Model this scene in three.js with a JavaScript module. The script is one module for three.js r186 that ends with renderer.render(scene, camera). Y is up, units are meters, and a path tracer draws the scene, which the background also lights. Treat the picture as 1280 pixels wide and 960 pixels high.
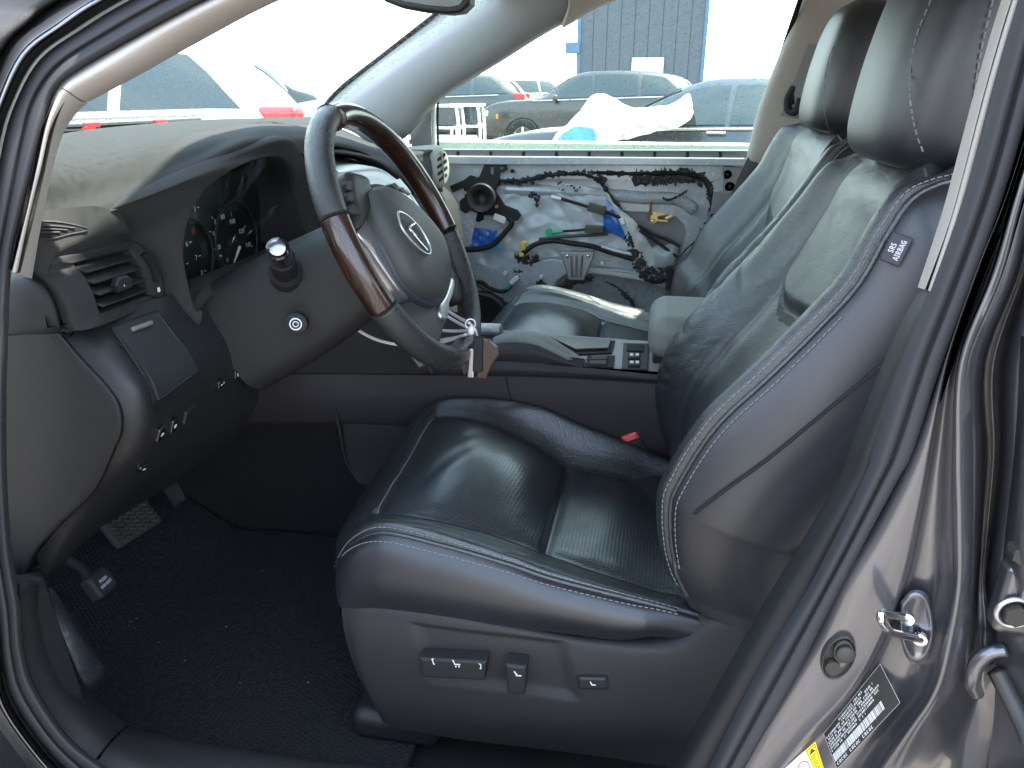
import * as THREE from 'three';
import { mergeGeometries, mergeVertices } from 'three/addons/utils/BufferGeometryUtils.js';
import { RoundedBoxGeometry } from 'three/addons/geometries/RoundedBoxGeometry.js';

// ---------------------------------------------------------------- camera, sky, sun, exposure
const scene = new THREE.Scene();
const W = 1024, H = 768, F0 = 940, PITCH = Math.atan(370 / F0), YAW = THREE.MathUtils.degToRad(10.5);
const camera = new THREE.PerspectiveCamera(2 * Math.atan(480 / F0) * 180 / Math.PI, W / H, 0.02, 900);
camera.position.set(0, 1.25, 0);
const FW = new THREE.Vector3(-Math.sin(YAW) * Math.cos(PITCH), -Math.sin(PITCH), -Math.cos(YAW) * Math.cos(PITCH));
camera.lookAt(camera.position.clone().add(FW));
const RT = new THREE.Vector3(Math.cos(YAW), 0, -Math.sin(YAW)), UP = new THREE.Vector3().crossVectors(RT, FW);

const renderer = new THREE.WebGLRenderer({ antialias: true });
renderer.setSize(W, H);
renderer.toneMapping = THREE.LinearToneMapping;
renderer.toneMappingExposure = 6.4;
renderer.outputColorSpace = THREE.SRGBColorSpace;
renderer.shadowMap.enabled = true;

const SUN = new THREE.Vector3(0.70, 1.6, -0.21).normalize();
// hazy daylight sky: pale at the horizon, a little bluer overhead, brighter round the sun, thin veils of cloud
{
  const w = 512, h = 256, a = new Float32Array(w * h * 4), d = new THREE.Vector3();
  const hs = (x, y, z) => { const q = Math.sin(x * 127.1 + y * 311.7 + z * 74.7) * 43758.5453; return q - Math.floor(q); };
  const ns = (x, y, z) => { const X = Math.floor(x), Y = Math.floor(y), Z = Math.floor(z), f = [x - X, y - Y, z - Z].map((t) => t * t * (3 - 2 * t)); let s = 0; for (let k = 0; k < 8; k++) { const i = k & 1, j = k >> 1 & 1, l = k >> 2; s += hs(X + i, Y + j, Z + l) * (i ? f[0] : 1 - f[0]) * (j ? f[1] : 1 - f[1]) * (l ? f[2] : 1 - f[2]); } return s; };
  for (let y = 0; y < h; y++) for (let x = 0; x < w; x++) {
    const th = (y + .5) / h * Math.PI - Math.PI / 2, ph = ((x + .5) / w - .5) * 2 * Math.PI; d.set(Math.cos(th) * Math.cos(ph), Math.sin(th), Math.cos(th) * Math.sin(ph));
    const up = Math.max(0, d.y), c = Math.max(0, d.dot(SUN)), t = Math.pow(1 - up, 2.2), glow = .5 * Math.pow(c, 6) + .5 * Math.pow(c, 40);
    let cl = .6 * ns(d.x * 5 / (up + .35), 3, d.z * 5 / (up + .35)) + .4 * ns(d.x * 13 / (up + .35), 7, d.z * 13 / (up + .35)); cl = Math.max(0, Math.min(1, (cl - .42) * 2.4));
    const k = (y * w + x) * 4, z = [.31, .45, .68], hz = [.72, .775, .81];
    for (let q = 0; q < 3; q++) { let v = z[q] * (1 - t) + hz[q] * t; v = v * (1 - .35 * cl) + .85 * .35 * cl * 1.1; v += glow * [1, .97, .9][q] * .6; a[k + q] = d.y < -.02 ? [.22, .19, .16][q] : v; } a[k + 3] = 1;
  }
  const t = new THREE.DataTexture(a, w, h, THREE.RGBAFormat, THREE.FloatType); t.mapping = THREE.EquirectangularReflectionMapping; t.magFilter = THREE.LinearFilter; t.minFilter = THREE.LinearFilter; t.colorSpace = THREE.LinearSRGBColorSpace; t.needsUpdate = true;
  scene.background = t; scene.environment = t; scene.backgroundIntensity = 1; scene.environmentIntensity = 1;
}
const sun = new THREE.DirectionalLight(new THREE.Color(1, 0.95, 0.86), 3.4);
sun.position.copy(SUN).multiplyScalar(60); sun.castShadow = true;
sun.shadow.mapSize.set(2048, 2048); sun.shadow.radius = 2.5;
Object.assign(sun.shadow.camera, { left: -25, right: 25, top: 25, bottom: -25, near: 1, far: 140 });
scene.add(sun, sun.target);

// ---------------------------------------------------------------- helpers
const V = (x, y, z) => new THREE.Vector3(x, y, z);
let SEED = 7;
const rnd = () => { SEED = (SEED + 0x6d2b79f5) | 0; let t = Math.imul(SEED ^ (SEED >>> 15), 1 | SEED); t = (t + Math.imul(t ^ (t >>> 7), 61 | t)) ^ t; return ((t ^ (t >>> 14)) >>> 0) / 4294967296; };
const rr = (a, b) => a + (b - a) * rnd();
const ray = (px, py) => FW.clone().addScaledVector(RT, (px - 640) / F0).addScaledVector(UP, (480 - py) / F0);
// nearest place (u, v) of a sheet to where direction (px, py) meets it
function hit(N, px, py) { const d = ray(px, py).normalize(), c = camera.position, dist = (u, v) => N.ev(u, v).sub(c).cross(d).length(); let b = [0, 0, 9], su = N.m - 1, sv = N.n - 1; for (let i = 0; i <= 40; i++) for (let j = 0; j <= 40; j++) { const u = su * i / 40, v = sv * j / 40, q = dist(u, v); if (q < b[2]) b = [u, v, q]; } let h = Math.max(su, sv) / 40; for (let k = 0; k < 26; k++) { for (const [i, j] of [[1, 0], [-1, 0], [0, 1], [0, -1], [1, 1], [-1, -1], [1, -1], [-1, 1]]) { const u = Math.max(0, Math.min(su, b[0] + i * h)), v = Math.max(0, Math.min(sv, b[1] + j * h)), q = dist(u, v); if (q < b[2]) b = [u, v, q]; } h *= .75; } return [b[0], b[1]]; }
// a point of the place seen in direction (px, py), at a known lateral (z), lengthwise (x) or height (y) plane of the car
const at = (px, py, z) => { const d = ray(px, py); return camera.position.clone().addScaledVector(d, z / d.z); };
const atx = (px, py, x) => { const d = ray(px, py); return camera.position.clone().addScaledVector(d, x / d.x); };
const aty = (px, py, y) => { const d = ray(px, py); return camera.position.clone().addScaledVector(d, (y - 1.25) / d.y); };
const pt = (a) => a.isVector3 ? a : at(a[0], a[1], a[2]);

const hash3 = (x, y, z) => { let h = Math.imul(x, 374761393) ^ Math.imul(y, 668265263) ^ Math.imul(z, 1274126177); h = Math.imul(h ^ (h >>> 13), 1274126177); return ((h ^ (h >>> 16)) >>> 0) / 4294967296; };
function noise3(x, y, z) {
  const X = Math.floor(x), Y = Math.floor(y), Z = Math.floor(z); let fx = x - X, fy = y - Y, fz = z - Z;
  fx = fx * fx * (3 - 2 * fx); fy = fy * fy * (3 - 2 * fy); fz = fz * fz * (3 - 2 * fz);
  const L = (a, b, t) => a + (b - a) * t, h = (i, j, k) => hash3(X + i, Y + j, Z + k);
  return L(L(L(h(0, 0, 0), h(1, 0, 0), fx), L(h(0, 1, 0), h(1, 1, 0), fx), fy), L(L(h(0, 0, 1), h(1, 0, 1), fx), L(h(0, 1, 1), h(1, 1, 1), fx), fy), fz) * 2 - 1;
}
const fbm = (x, y, z, o = 3) => { let s = 0, a = .5; for (let i = 0; i < o; i++) { s += a * noise3(x, y, z); x *= 2.03; y *= 2.03; z *= 2.03; a *= .5; } return s; };

const cr = (a, b, c, d, t) => { const t2 = t * t, t3 = t2 * t; return .5 * (2 * b + (c - a) * t + (2 * a - 5 * b + 4 * c - d) * t2 + (3 * b - a - 3 * c + d) * t3); };
// smooth sheet through a net of points; ev(u, v) gives a point of it (u over rows, v over columns, in row / column numbers)
function net(rows, closeV) {
  const g = rows.map((r) => r.map(pt)), m = g.length, n = g[0].length;
  const ix = (j) => closeV ? ((j % n) + n) % n : Math.max(0, Math.min(n - 1, j));
  const rowAt = (i, v) => {
    const r = g[Math.max(0, Math.min(m - 1, i))]; let j = Math.floor(v); if (!closeV) j = Math.max(0, Math.min(n - 2, j)); const t = v - j;
    let a = r[ix(j - 1)], b = r[ix(j)], c = r[ix(j + 1)], d = r[ix(j + 2)];
    if (!closeV && j === 0) a = b.clone().multiplyScalar(2).sub(c); if (!closeV && j === n - 2) d = c.clone().multiplyScalar(2).sub(b);
    return V(cr(a.x, b.x, c.x, d.x, t), cr(a.y, b.y, c.y, d.y, t), cr(a.z, b.z, c.z, d.z, t));
  };
  const ev = (u, v) => {
    const i = Math.max(0, Math.min(m - 2, Math.floor(u))), t = u - i;
    const b = rowAt(i, v), c = rowAt(i + 1, v), a = i > 0 ? rowAt(i - 1, v) : b.clone().multiplyScalar(2).sub(c), d = i < m - 2 ? rowAt(i + 2, v) : c.clone().multiplyScalar(2).sub(b);
    return V(cr(a.x, b.x, c.x, d.x, t), cr(a.y, b.y, c.y, d.y, t), cr(a.z, b.z, c.z, d.z, t));
  };
  const nr = (u, v, toward) => {
    const e = .02, cu = (x) => Math.max(0, Math.min(m - 1, x)), cv = (x) => closeV ? x : Math.max(0, Math.min(n - 1, x));
    const N = ev(cu(u + e), v).sub(ev(cu(u - e), v)).cross(ev(u, cv(v + e)).sub(ev(u, cv(v - e)))).normalize();
    const c = toward || camera.position; return N.dot(c.clone().sub(ev(u, v))) < 0 ? N.negate() : N;
  };
  return { ev, nr, m, n };
}
// solid skin: the sheet, its back at depth t, and the rims between
function skin(rows, o = {}) {
  const { su = 5, sv = 5, t = .006, closeV = false, disp, caps = false, toward } = o;
  const S = net(rows, closeV), nu = (S.m - 1) * su, nv = (closeV ? S.n : S.n - 1) * sv;
  const P = [], uvs = [], C = nv + 1;
  for (let i = 0; i <= nu; i++) { let l = 0; for (let j = 0; j <= nv; j++) { const p = S.ev(i / su, j / sv); if (j) l += p.distanceTo(P[P.length - 1]); P.push(p); uvs.push([l, 0]); } }
  for (let j = 0; j <= nv; j++) { let l = 0; for (let i = 0; i <= nu; i++) { if (i) l += P[i * C + j].distanceTo(P[(i - 1) * C + j]); uvs[i * C + j][1] = l; } }
  const norm = () => {
    const N = P.map(() => V(0, 0, 0));
    for (let i = 0; i <= nu; i++) for (let j = 0; j <= nv; j++) {
      const iu = Math.min(nu, i + 1), id = Math.max(0, i - 1); let ju = j + 1, jd = j - 1;
      if (closeV) { ju = ju > nv ? 1 : ju; jd = jd < 0 ? nv - 1 : jd; } else { ju = Math.min(nv, ju); jd = Math.max(0, jd); }
      N[i * C + j].copy(P[iu * C + j]).sub(P[id * C + j]).cross(P[i * C + ju].clone().sub(P[i * C + jd])).normalize();
    }
    return N;
  };
  let N = norm(), s = 0; 
  if (closeV) { const c = V(0, 0, 0); P.forEach((p) => c.add(p)); c.divideScalar(P.length); P.forEach((p, k) => s += N[k].dot(p.clone().sub(c))); }
  else P.forEach((p, k) => s += N[k].dot((toward || camera.position).clone().sub(p).normalize()));
  const sg = s < 0 ? -1 : 1; N.forEach((q) => q.multiplyScalar(sg));
  if (disp) { P.forEach((p, k) => { const i = Math.floor(k / C), j = k % C; const h = disp(i / su, j / sv, p); if (h) p.addScaledVector(N[k], h); }); N = norm(); N.forEach((q) => q.multiplyScalar(sg)); }
  const pos = [], nor = [], uv = [], idx = [];
  const put = (p, q, w) => { pos.push(p.x, p.y, p.z); nor.push(q.x, q.y, q.z); uv.push(w[0], w[1]); return pos.length / 3 - 1; };
  const quad = (a, b, c, d) => sg > 0 ? idx.push(a, c, b, b, c, d) : idx.push(a, b, c, b, d, c);
  P.forEach((p, k) => put(p, N[k], uvs[k]));
  for (let i = 0; i < nu; i++) for (let j = 0; j < nv; j++) { const a = i * C + j; idxq(a, a + 1, a + C, a + C + 1); }
  function idxq(a, b, c, d) { sg > 0 ? idx.push(a, c, b, b, c, d) : idx.push(a, b, c, b, d, c); }
  if (caps && closeV) for (const i of [0, nu]) {
    const c = V(0, 0, 0); for (let j = 0; j < nv; j++) c.add(P[i * C + j]); c.divideScalar(nv);
    const q = P[i * C].clone().sub(c).cross(P[i * C + Math.floor(nv / 4)].clone().sub(c)).normalize(), inner = P[(i ? nu - 1 : 1) * C]; if (q.dot(c.clone().sub(inner)) < 0) q.negate();
    const k0 = put(c, q, [0, 0]), b = pos.length / 3; for (let j = 0; j <= nv; j++) put(P[i * C + j], q, [P[i * C + j].x, P[i * C + j].z]);
    for (let j = 0; j < nv; j++) { const e1 = P[i * C + j].clone().sub(c), e2 = P[i * C + j + 1].clone().sub(c); e1.cross(e2).dot(q) > 0 ? idx.push(k0, b + j, b + j + 1) : idx.push(k0, b + j + 1, b + j); }
  }
  if (t && !closeV) {
    const o0 = pos.length / 3;
    P.forEach((p, k) => put(p.clone().addScaledVector(N[k], -t), N[k].clone().negate(), uvs[k]));
    for (let i = 0; i < nu; i++) for (let j = 0; j < nv; j++) { const a = o0 + i * C + j; quad(a + 1, a, a + C + 1, a + C); }
    const rim = (list, inner) => {
      const b = pos.length / 3, Q = list.map((k, m) => { const q = P[list[Math.min(list.length - 1, m + 1)]].clone().sub(P[list[Math.max(0, m - 1)]]).cross(N[k]).normalize(); return q.dot(P[k].clone().sub(P[inner[m]])) < 0 ? q.negate() : q; });
      list.forEach((k, m) => { put(P[k], Q[m], uvs[k]); put(P[k].clone().addScaledVector(N[k], -t), Q[m], uvs[k]); });
      for (let m = 0; m < list.length - 1; m++) { const a = b + m * 2, gn = P[list[m + 1]].clone().sub(P[list[m]]).cross(N[list[m]].clone().negate()); gn.dot(Q[m]) > 0 ? idx.push(a, a + 2, a + 1, a + 1, a + 2, a + 3) : idx.push(a, a + 1, a + 2, a + 1, a + 3, a + 2); }
    };
    const seq = (n, f) => Array.from({ length: n + 1 }, (_, k) => f(k));
    rim(seq(nv, (j) => j), seq(nv, (j) => C + j)); rim(seq(nv, (j) => nu * C + j), seq(nv, (j) => (nu - 1) * C + j)); rim(seq(nu, (i) => i * C), seq(nu, (i) => i * C + 1)); rim(seq(nu, (i) => i * C + nv), seq(nu, (i) => i * C + nv - 1));
  }
  const g = new THREE.BufferGeometry();
  g.setAttribute('position', new THREE.Float32BufferAttribute(pos, 3)); g.setAttribute('normal', new THREE.Float32BufferAttribute(nor, 3)); g.setAttribute('uv', new THREE.Float32BufferAttribute(uv, 2)); g.setIndex(idx);
  g.userData = { uvDone: true }; 
  return g;
}
// tube with rounded ends through points (or a given curve), radius a number or function of 0..1; flat: [sx, sy] profile scale with a reference up
function tube(points, r, o = {}) {
  const { seg = points.length * 6, rad = 8, closed = false, prof, up } = o;
  const cv = new THREE.CatmullRomCurve3(points.map(pt), closed, 'centripetal');
  const n = Math.max(2, seg), R = typeof r === 'function' ? r : () => r, pr = prof || Array.from({ length: rad }, (_, k) => [Math.cos(k / rad * 6.2832), Math.sin(k / rad * 6.2832)]);
  const P = [], T = []; for (let i = 0; i <= n; i++) { P.push(cv.getPointAt(i / n)); T.push(cv.getTangentAt(i / n)); }
  const pos = [], uv = [], idx = [], K = pr.length; let U = null, l = 0;
  for (let i = 0; i <= n; i++) {
    const t = T[i];
    if (up) { U = up.clone().addScaledVector(t, -up.dot(t)).normalize(); }
    else { if (!U) U = Math.abs(t.y) < .9 ? V(0, 1, 0) : V(1, 0, 0); U = U.clone().addScaledVector(t, -U.dot(t)).normalize(); }
    const S = t.clone().cross(U); if (i) l += P[i].distanceTo(P[i - 1]);
    let a = 0; for (let k = 0; k <= K; k++) { const q = pr[k % K], rad1 = R(i / n); const p = P[i].clone().addScaledVector(S, q[0] * rad1).addScaledVector(U, q[1] * rad1); pos.push(p.x, p.y, p.z); uv.push(a, l); const q2 = pr[(k + 1) % K]; a += Math.hypot(q2[0] - q[0], q2[1] - q[1]) * rad1; }
  }
  for (let i = 0; i < n; i++) for (let k = 0; k < K; k++) { const a = i * (K + 1) + k; idx.push(a, a + 1, a + K + 1, a + 1, a + K + 2, a + K + 1); }
  if (!closed) for (const e of [0, n]) { const c = pos.length / 3, q = P[e].clone().addScaledVector(T[e], (e ? 1 : -1) * R(e / n) * (o.cap ?? .4)); pos.push(q.x, q.y, q.z); uv.push(0, 0); for (let k = 0; k < K; k++) { const a = e * (K + 1) + k; e ? idx.push(c, a, a + 1) : idx.push(c, a + 1, a); } }
  const g = new THREE.BufferGeometry(); g.setAttribute('position', new THREE.Float32BufferAttribute(pos, 3)); g.setAttribute('uv', new THREE.Float32BufferAttribute(uv, 2)); g.setIndex(idx); g.computeVertexNormals(); g.userData = { uvDone: true };
  return g;
}
const M4 = (p, rot = [0, 0, 0], s = 1) => new THREE.Matrix4().compose(p, new THREE.Quaternion().setFromEuler(new THREE.Euler(...rot)), typeof s === 'number' ? V(s, s, s) : s);
const basis = (p, X, Y, Z) => new THREE.Matrix4().makeBasis(X, Y, Z).setPosition(p);
const frame = (p, fwd, up = V(0, 1, 0)) => { const Z = fwd.clone().normalize(), X = up.clone().cross(Z).normalize(), Y = Z.clone().cross(X); return basis(p, X, Y, Z); };
const rbox = (w, h, d, r = .003, m, seg = 2) => { const g = new RoundedBoxGeometry(w, h, d, seg, Math.min(r, w / 2.01, h / 2.01, d / 2.01)); if (m) g.applyMatrix4(m.isVector3 ? M4(m) : m); return g; };
const cyl = (r1, r2, h, m, n = 24) => { const g = new THREE.CylinderGeometry(r1, r2, h, n); if (m) g.applyMatrix4(m); return g; };
const lathe = (pts, m, n = 32) => { const g = new THREE.LatheGeometry(pts.map((p) => new THREE.Vector2(p[0], p[1])), n); if (m) g.applyMatrix4(m); return g; };
const ball = (r, m, s) => { const g = new THREE.SphereGeometry(r, 14, 10); if (s) g.scale(s[0], s[1], s[2]); if (m) g.applyMatrix4(m.isVector3 ? M4(m) : m); return g; };
// extruded outline in a plane: pts are 2D, holes too; m places it
function plate(pts, depth, m, o = {}) {
  const sh = (a, S) => { if (o.smooth) { const c = new THREE.SplineCurve(a.concat([a[0]]).map((p) => new THREE.Vector2(p[0], p[1]))); S.setFromPoints(c.getPoints(a.length * 6)); } else S.setFromPoints(a.map((p) => new THREE.Vector2(p[0], p[1]))); return S; };
  const S = sh(pts, new THREE.Shape()); for (const h of o.holes || []) S.holes.push(sh(h, new THREE.Path()));
  const b = o.bevel ?? .001;
  const g = new THREE.ExtrudeGeometry(S, { depth, bevelEnabled: b > 0, bevelThickness: b, bevelSize: o.bs ?? b, bevelSegments: o.bseg || 2, curveSegments: 8 });
  if (m) g.applyMatrix4(m); return g;
}
function boxUV(g) {
  const p = g.attributes.position, n = g.attributes.normal, uv = new Float32Array(p.count * 2);
  for (let i = 0; i < p.count; i++) { const ax = Math.abs(n.getX(i)), ay = Math.abs(n.getY(i)), az = Math.abs(n.getZ(i)); const x = p.getX(i), y = p.getY(i), z = p.getZ(i); const [a, b] = ax > ay && ax > az ? [z, y] : ay > az ? [x, z] : [x, y]; uv[i * 2] = a; uv[i * 2 + 1] = b; }
  g.setAttribute('uv', new THREE.BufferAttribute(uv, 2)); return g;
}
function join(list) {
  list = [].concat(list).flat(3);
  const a = list.map((g) => { const keep = g.userData && (g.userData.uvDone); let q = g.index ? g.toNonIndexed() : g.clone(); for (const k of Object.keys(q.attributes)) if (!['position', 'normal', 'uv'].includes(k)) q.deleteAttribute(k); if (!q.attributes.normal) q.computeVertexNormals(); if (!keep) boxUV(q); q.morphAttributes = {}; return q; });
  return mergeVertices(a.length > 1 ? mergeGeometries(a, false) : a[0], 1e-5);
}
const used = {};
const numbered = (n) => { const k = used[n] = (used[n] ?? -1) + 1; return k ? `${n}_${String(k).padStart(3, '0')}` : n; };
const tag = (o, label, category, group, kind) => { o.userData = { ...o.userData, label, category }; if (group) o.userData.group = group; if (kind) o.userData.kind = kind; return o; };
function thing(name, label, category, p = V(0, 0, 0), group) { const o = new THREE.Group(); o.name = numbered(name); o.position.copy(p); scene.add(o); tag(o, label, category, group); return o; }
// one named mesh under parent; geometry is given in world coordinates and moved to the parent's own frame
function part(name, geos, mat, parent, label) {
  const g = join(geos); 
  if (parent !== scene) { parent.updateWorldMatrix(true, false); g.applyMatrix4(parent.matrixWorld.clone().invert()); }
  const o = new THREE.Mesh(g, mat); o.name = parent === scene ? numbered(name) : name; o.castShadow = o.receiveShadow = true; parent.add(o); if (label) o.userData.label = label; return o;
}
const stuff = (o) => { o.userData.kind = 'stuff'; return o; };
function struct(name, geos, mat) { const o = part(name, geos, mat, scene); o.userData = { kind: 'structure' }; return o; }
// stitches: short threads along a line of points
function stitches(points, nrm, len = .0045, gap = .0025, r = .0007, lift = .0012) {
  const cv = new THREE.CatmullRomCurve3(points.map(pt), false, 'centripetal'), L = cv.getLength(), out = [];
  for (let s = 0; s + len < L; s += len + gap) {
    const a = cv.getPointAt(s / L), b = cv.getPointAt((s + len) / L), n = nrm.isVector3 ? nrm : nrm((s + len / 2) / L);
    const d = b.clone().sub(a), c = a.clone().add(b).multiplyScalar(.5).addScaledVector(n, lift);
    const g = new THREE.CylinderGeometry(r, r, len, 5, 1); g.applyMatrix4(basis(c, d.clone().cross(n).normalize(), d.clone().normalize(), n.clone()));
    out.push(g);
  }
  return out;
}

// ---------------------------------------------------------------- textures and materials
function tex(n, f, srgb) {
  const a = new Uint8Array(n * n * 4);
  for (let y = 0; y < n; y++) for (let x = 0; x < n; x++) { const c = f(x / n, y / n, x, y), k = (y * n + x) * 4; if (typeof c === 'number') { a[k] = a[k + 1] = a[k + 2] = Math.max(0, Math.min(255, c * 255)); } else for (let q = 0; q < 3; q++) a[k + q] = Math.max(0, Math.min(255, c[q] * 255)); a[k + 3] = 255; }
  const t = new THREE.DataTexture(a, n, n); t.wrapS = t.wrapT = THREE.RepeatWrapping; t.magFilter = THREE.LinearFilter; t.minFilter = THREE.LinearMipmapLinearFilter; t.generateMipmaps = true; if (srgb) t.colorSpace = THREE.SRGBColorSpace; t.needsUpdate = true; return t;
}
const rep = (t, s) => { const c = t.clone(); c.repeat.set(1 / s, 1 / s); c.needsUpdate = true; return c; };
// tiling noise on a torus lattice
const tn = (u, v, f, s = 0) => { const X = u * f, Y = v * f; const x0 = Math.floor(X), y0 = Math.floor(Y); let fx = X - x0, fy = Y - y0; fx = fx * fx * (3 - 2 * fx); fy = fy * fy * (3 - 2 * fy); const h = (i, j) => hash3(((x0 + i) % f + f) % f, ((y0 + j) % f + f) % f, s); return (h(0, 0) * (1 - fx) + h(1, 0) * fx) * (1 - fy) + (h(0, 1) * (1 - fx) + h(1, 1) * fx) * fy; };
const cell = (u, v, f, s = 0) => { const X = u * f, Y = v * f, x0 = Math.floor(X), y0 = Math.floor(Y); let d1 = 9, d2 = 9; for (let i = -1; i < 2; i++) for (let j = -1; j < 2; j++) { const a = ((x0 + i) % f + f) % f, b = ((y0 + j) % f + f) % f; const dx = x0 + i + hash3(a, b, s) - X, dy = y0 + j + hash3(a, b, s + 9) - Y, d = Math.hypot(dx, dy); if (d < d1) { d2 = d1; d1 = d; } else if (d < d2) d2 = d; } return [d1, d2]; };
const T_leather = tex(512, (u, v) => { const [a, b] = cell(u, v, 56, 3), [c, d] = cell(u + .03 * tn(u, v, 8, 5), v + .03 * tn(u, v, 8, 6), 9, 4); return .25 + .55 * Math.min(1, (b - a) * 2.2) * .6 + .3 * Math.min(1, (d - c) * 6) + .12 * tn(u, v, 96, 2); });
const T_grain = tex(256, (u, v) => { const [a, b] = cell(u, v, 44, 13); return .3 + .5 * Math.min(1, (b - a) * 2) + .2 * tn(u, v, 120, 7); });
const T_perf = tex(256, (u, v) => { const f = 16, X = u * f, Y = v * f, r = Math.floor(Y) % 2 ? .5 : 0; const dx = ((X + r) % 1) - .5, dy = (Y % 1) - .5; const d = Math.hypot(dx, dy); return (d < .22 ? 0 : d < .32 ? (d - .22) * 8 : .8) + .15 * tn(u, v, 90, 2); });
const T_perfC = tex(256, (u, v) => { const f = 16, X = u * f, Y = v * f, r = Math.floor(Y) % 2 ? .5 : 0; const d = Math.hypot(((X + r) % 1) - .5, (Y % 1) - .5); const k = d < .25 ? .5 : 1; return [k * .17, k * .18, k * .185]; }, true);
const T_fine = tex(256, (u, v) => .5 * tn(u, v, 128, 21) + .3 * tn(u, v, 64, 22) + .2 * tn(u, v, 32, 23));
const T_cloud = tex(256, (u, v) => .45 * tn(u, v, 4, 31) + .28 * tn(u, v, 9, 32) + .17 * tn(u, v, 21, 33) + .1 * tn(u, v, 60, 34));
const T_carpet = tex(256, (u, v) => .6 * hash3(Math.floor(u * 256), Math.floor(v * 256), 5) + .4 * tn(u, v, 40, 6));
const T_mat = tex(256, (u, v) => { const f = 14, X = u * f, Y = v * f; const r = Math.floor(Y) % 2 ? .5 : 0; const d = Math.hypot(((X + r) % 1) - .5, (Y % 1) - .5); return Math.max(0, .8 - d * 1.6) + .2 * hash3(Math.floor(u * 256), Math.floor(v * 256), 8); });
const T_wood = tex(512, (u, v) => { const w = tn(u, v, 5, 51) * 3 + tn(u, v, 11, 52); const s = .5 + .5 * Math.sin(6.283 * (u * 22 + w)); const fib = tn(u * 1, v, 9, 53) * .5 + tn(u, v, 150, 54) * .5; const k = .15 + .85 * s * fib; return [.34 * k + .03, .18 * k + .018, .10 * k + .014]; }, true);
const T_rough = tex(256, (u, v) => .55 + .35 * (tn(u, v, 6, 61) - .5) + .3 * (tn(u, v, 24, 62) - .5) + .2 * (tn(u, v, 90, 63) - .5));
const col = (r, g, b) => new THREE.Color().setRGB(r, g, b);
const mat = (c, rough, o = {}) => new THREE.MeshStandardMaterial({ color: c, roughness: rough, ...o });
const phys = (c, rough, o = {}) => new THREE.MeshPhysicalMaterial({ color: c, roughness: rough, ...o });
const wear = (scale) => ({ roughnessMap: rep(T_rough, scale) });
const M = {
  leather: phys(col(.016, .019, .021), .36, { ior: 1.75, bumpMap: rep(T_leather, .13), bumpScale: .0005 }),
  leatherSide: phys(col(.015, .0155, .019), .38, { ior: 1.65, bumpMap: rep(T_grain, .04), bumpScale: .00010 }),
  perf: phys(col(.85, .92, .95), .34, { ior: 1.8, map: rep(T_perfC, .082), bumpMap: rep(T_perf, .082), bumpScale: .0002 }),
  thread: mat(col(.19, .19, .19), .8),
  seam: mat(col(.008, .008, .009), .8),
  plastic: phys(col(.024, .023, .023), .56, { bumpMap: rep(T_grain, .035), bumpScale: .0003, specularIntensity: .8 }),
  dashTop: phys(col(.036, .0355, .035), .85, { bumpMap: rep(T_grain, .03), bumpScale: .00035, specularIntensity: .5 }),
  plasticSmooth: phys(col(.018, .018, .019), .45, { bumpMap: rep(T_grain, .03), bumpScale: .00015, specularIntensity: .9 }),
  gloss: phys(col(.008, .008, .009), .12, { clearcoat: .6, clearcoatRoughness: .1 }),
  black: mat(col(.012, .012, .013), .75),
  deep: mat(col(.006, .006, .007), .9),
  rubber: phys(col(.040, .039, .043), .72, { specularIntensity: .7, bumpMap: rep(T_fine, .04), bumpScale: .00006 }), rubberOld: mat(col(.036, .036, .042), .55, { bumpMap: rep(T_fine, .04), bumpScale: .00006 }),
  beige: mat(col(.42, .38, .34), .75, { bumpMap: rep(T_fine, .03), bumpScale: .00025 }),
  greyTrim: mat(col(.25, .255, .25), .7, { bumpMap: rep(T_fine, .03), bumpScale: .0002 }),
  paint: phys(col(.17, .168, .178), .34, { metalness: .75, clearcoat: 1, clearcoatRoughness: .04 }),
  sheet: mat(col(.42, .46, .49), .42, { metalness: .15, ...wear(.25), bumpMap: rep(T_cloud, .2), bumpScale: .0002 }),
  sheetDark: mat(col(.17, .20, .22), .5, { metalness: .2, ...wear(.3) }),
  carpet: mat(col(.004, .004, .0055), .95, { bumpMap: rep(T_carpet, .08), bumpScale: .003 }),
  floorMat: mat(col(.0045, .005, .0068), .9, { bumpMap: rep(T_mat, .11), bumpScale: .004 }),
  chrome: mat(col(.75, .75, .76), .16, { metalness: 1 }),
  satin: mat(col(.55, .55, .56), .32, { metalness: .9 }),
  silverPl: mat(col(.36, .36, .36), .4, { metalness: .5 }),
  wood: phys(col(1, 1, 1), .35, { map: rep(T_wood, .12), clearcoat: .7, clearcoatRoughness: .06 }),
  glass: phys(col(.90, 1, .93), .0, { transmission: 1, thickness: 0, ior: 1.45, specularIntensity: .6 }),
  tint: phys(col(.82, .95, .86), .0, { transmission: 1, thickness: 0, ior: 1.5, specularIntensity: .6 }),
  white: mat(col(.72, .72, .70), .5),
  red: phys(col(.55, .03, .035), .4, { clearcoat: .5 }),
};
M.rimLeather = phys(col(.030, .031, .031), .42, { bumpMap: rep(T_grain, .03), bumpScale: .0003, ...wear(.12) });
M.coverMat = mat(col(.045, .05, .047), .5, { bumpMap: rep(T_grain, .04), bumpScale: .0002 });
M.bandMat = mat(col(.035, .038, .05), .5);
M.brownLeather = mat(col(.075, .045, .03), .5, { bumpMap: rep(T_leather, .05), bumpScale: .0005 });
M.plasticSide = phys(col(.032, .028, .030), .62, { bumpMap: rep(T_grain, .035), bumpScale: .0002, specularIntensity: .6 });
M.greyDeck = mat(col(.18, .19, .18), .5, { bumpMap: rep(T_fine, .05), bumpScale: .0002 });
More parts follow.
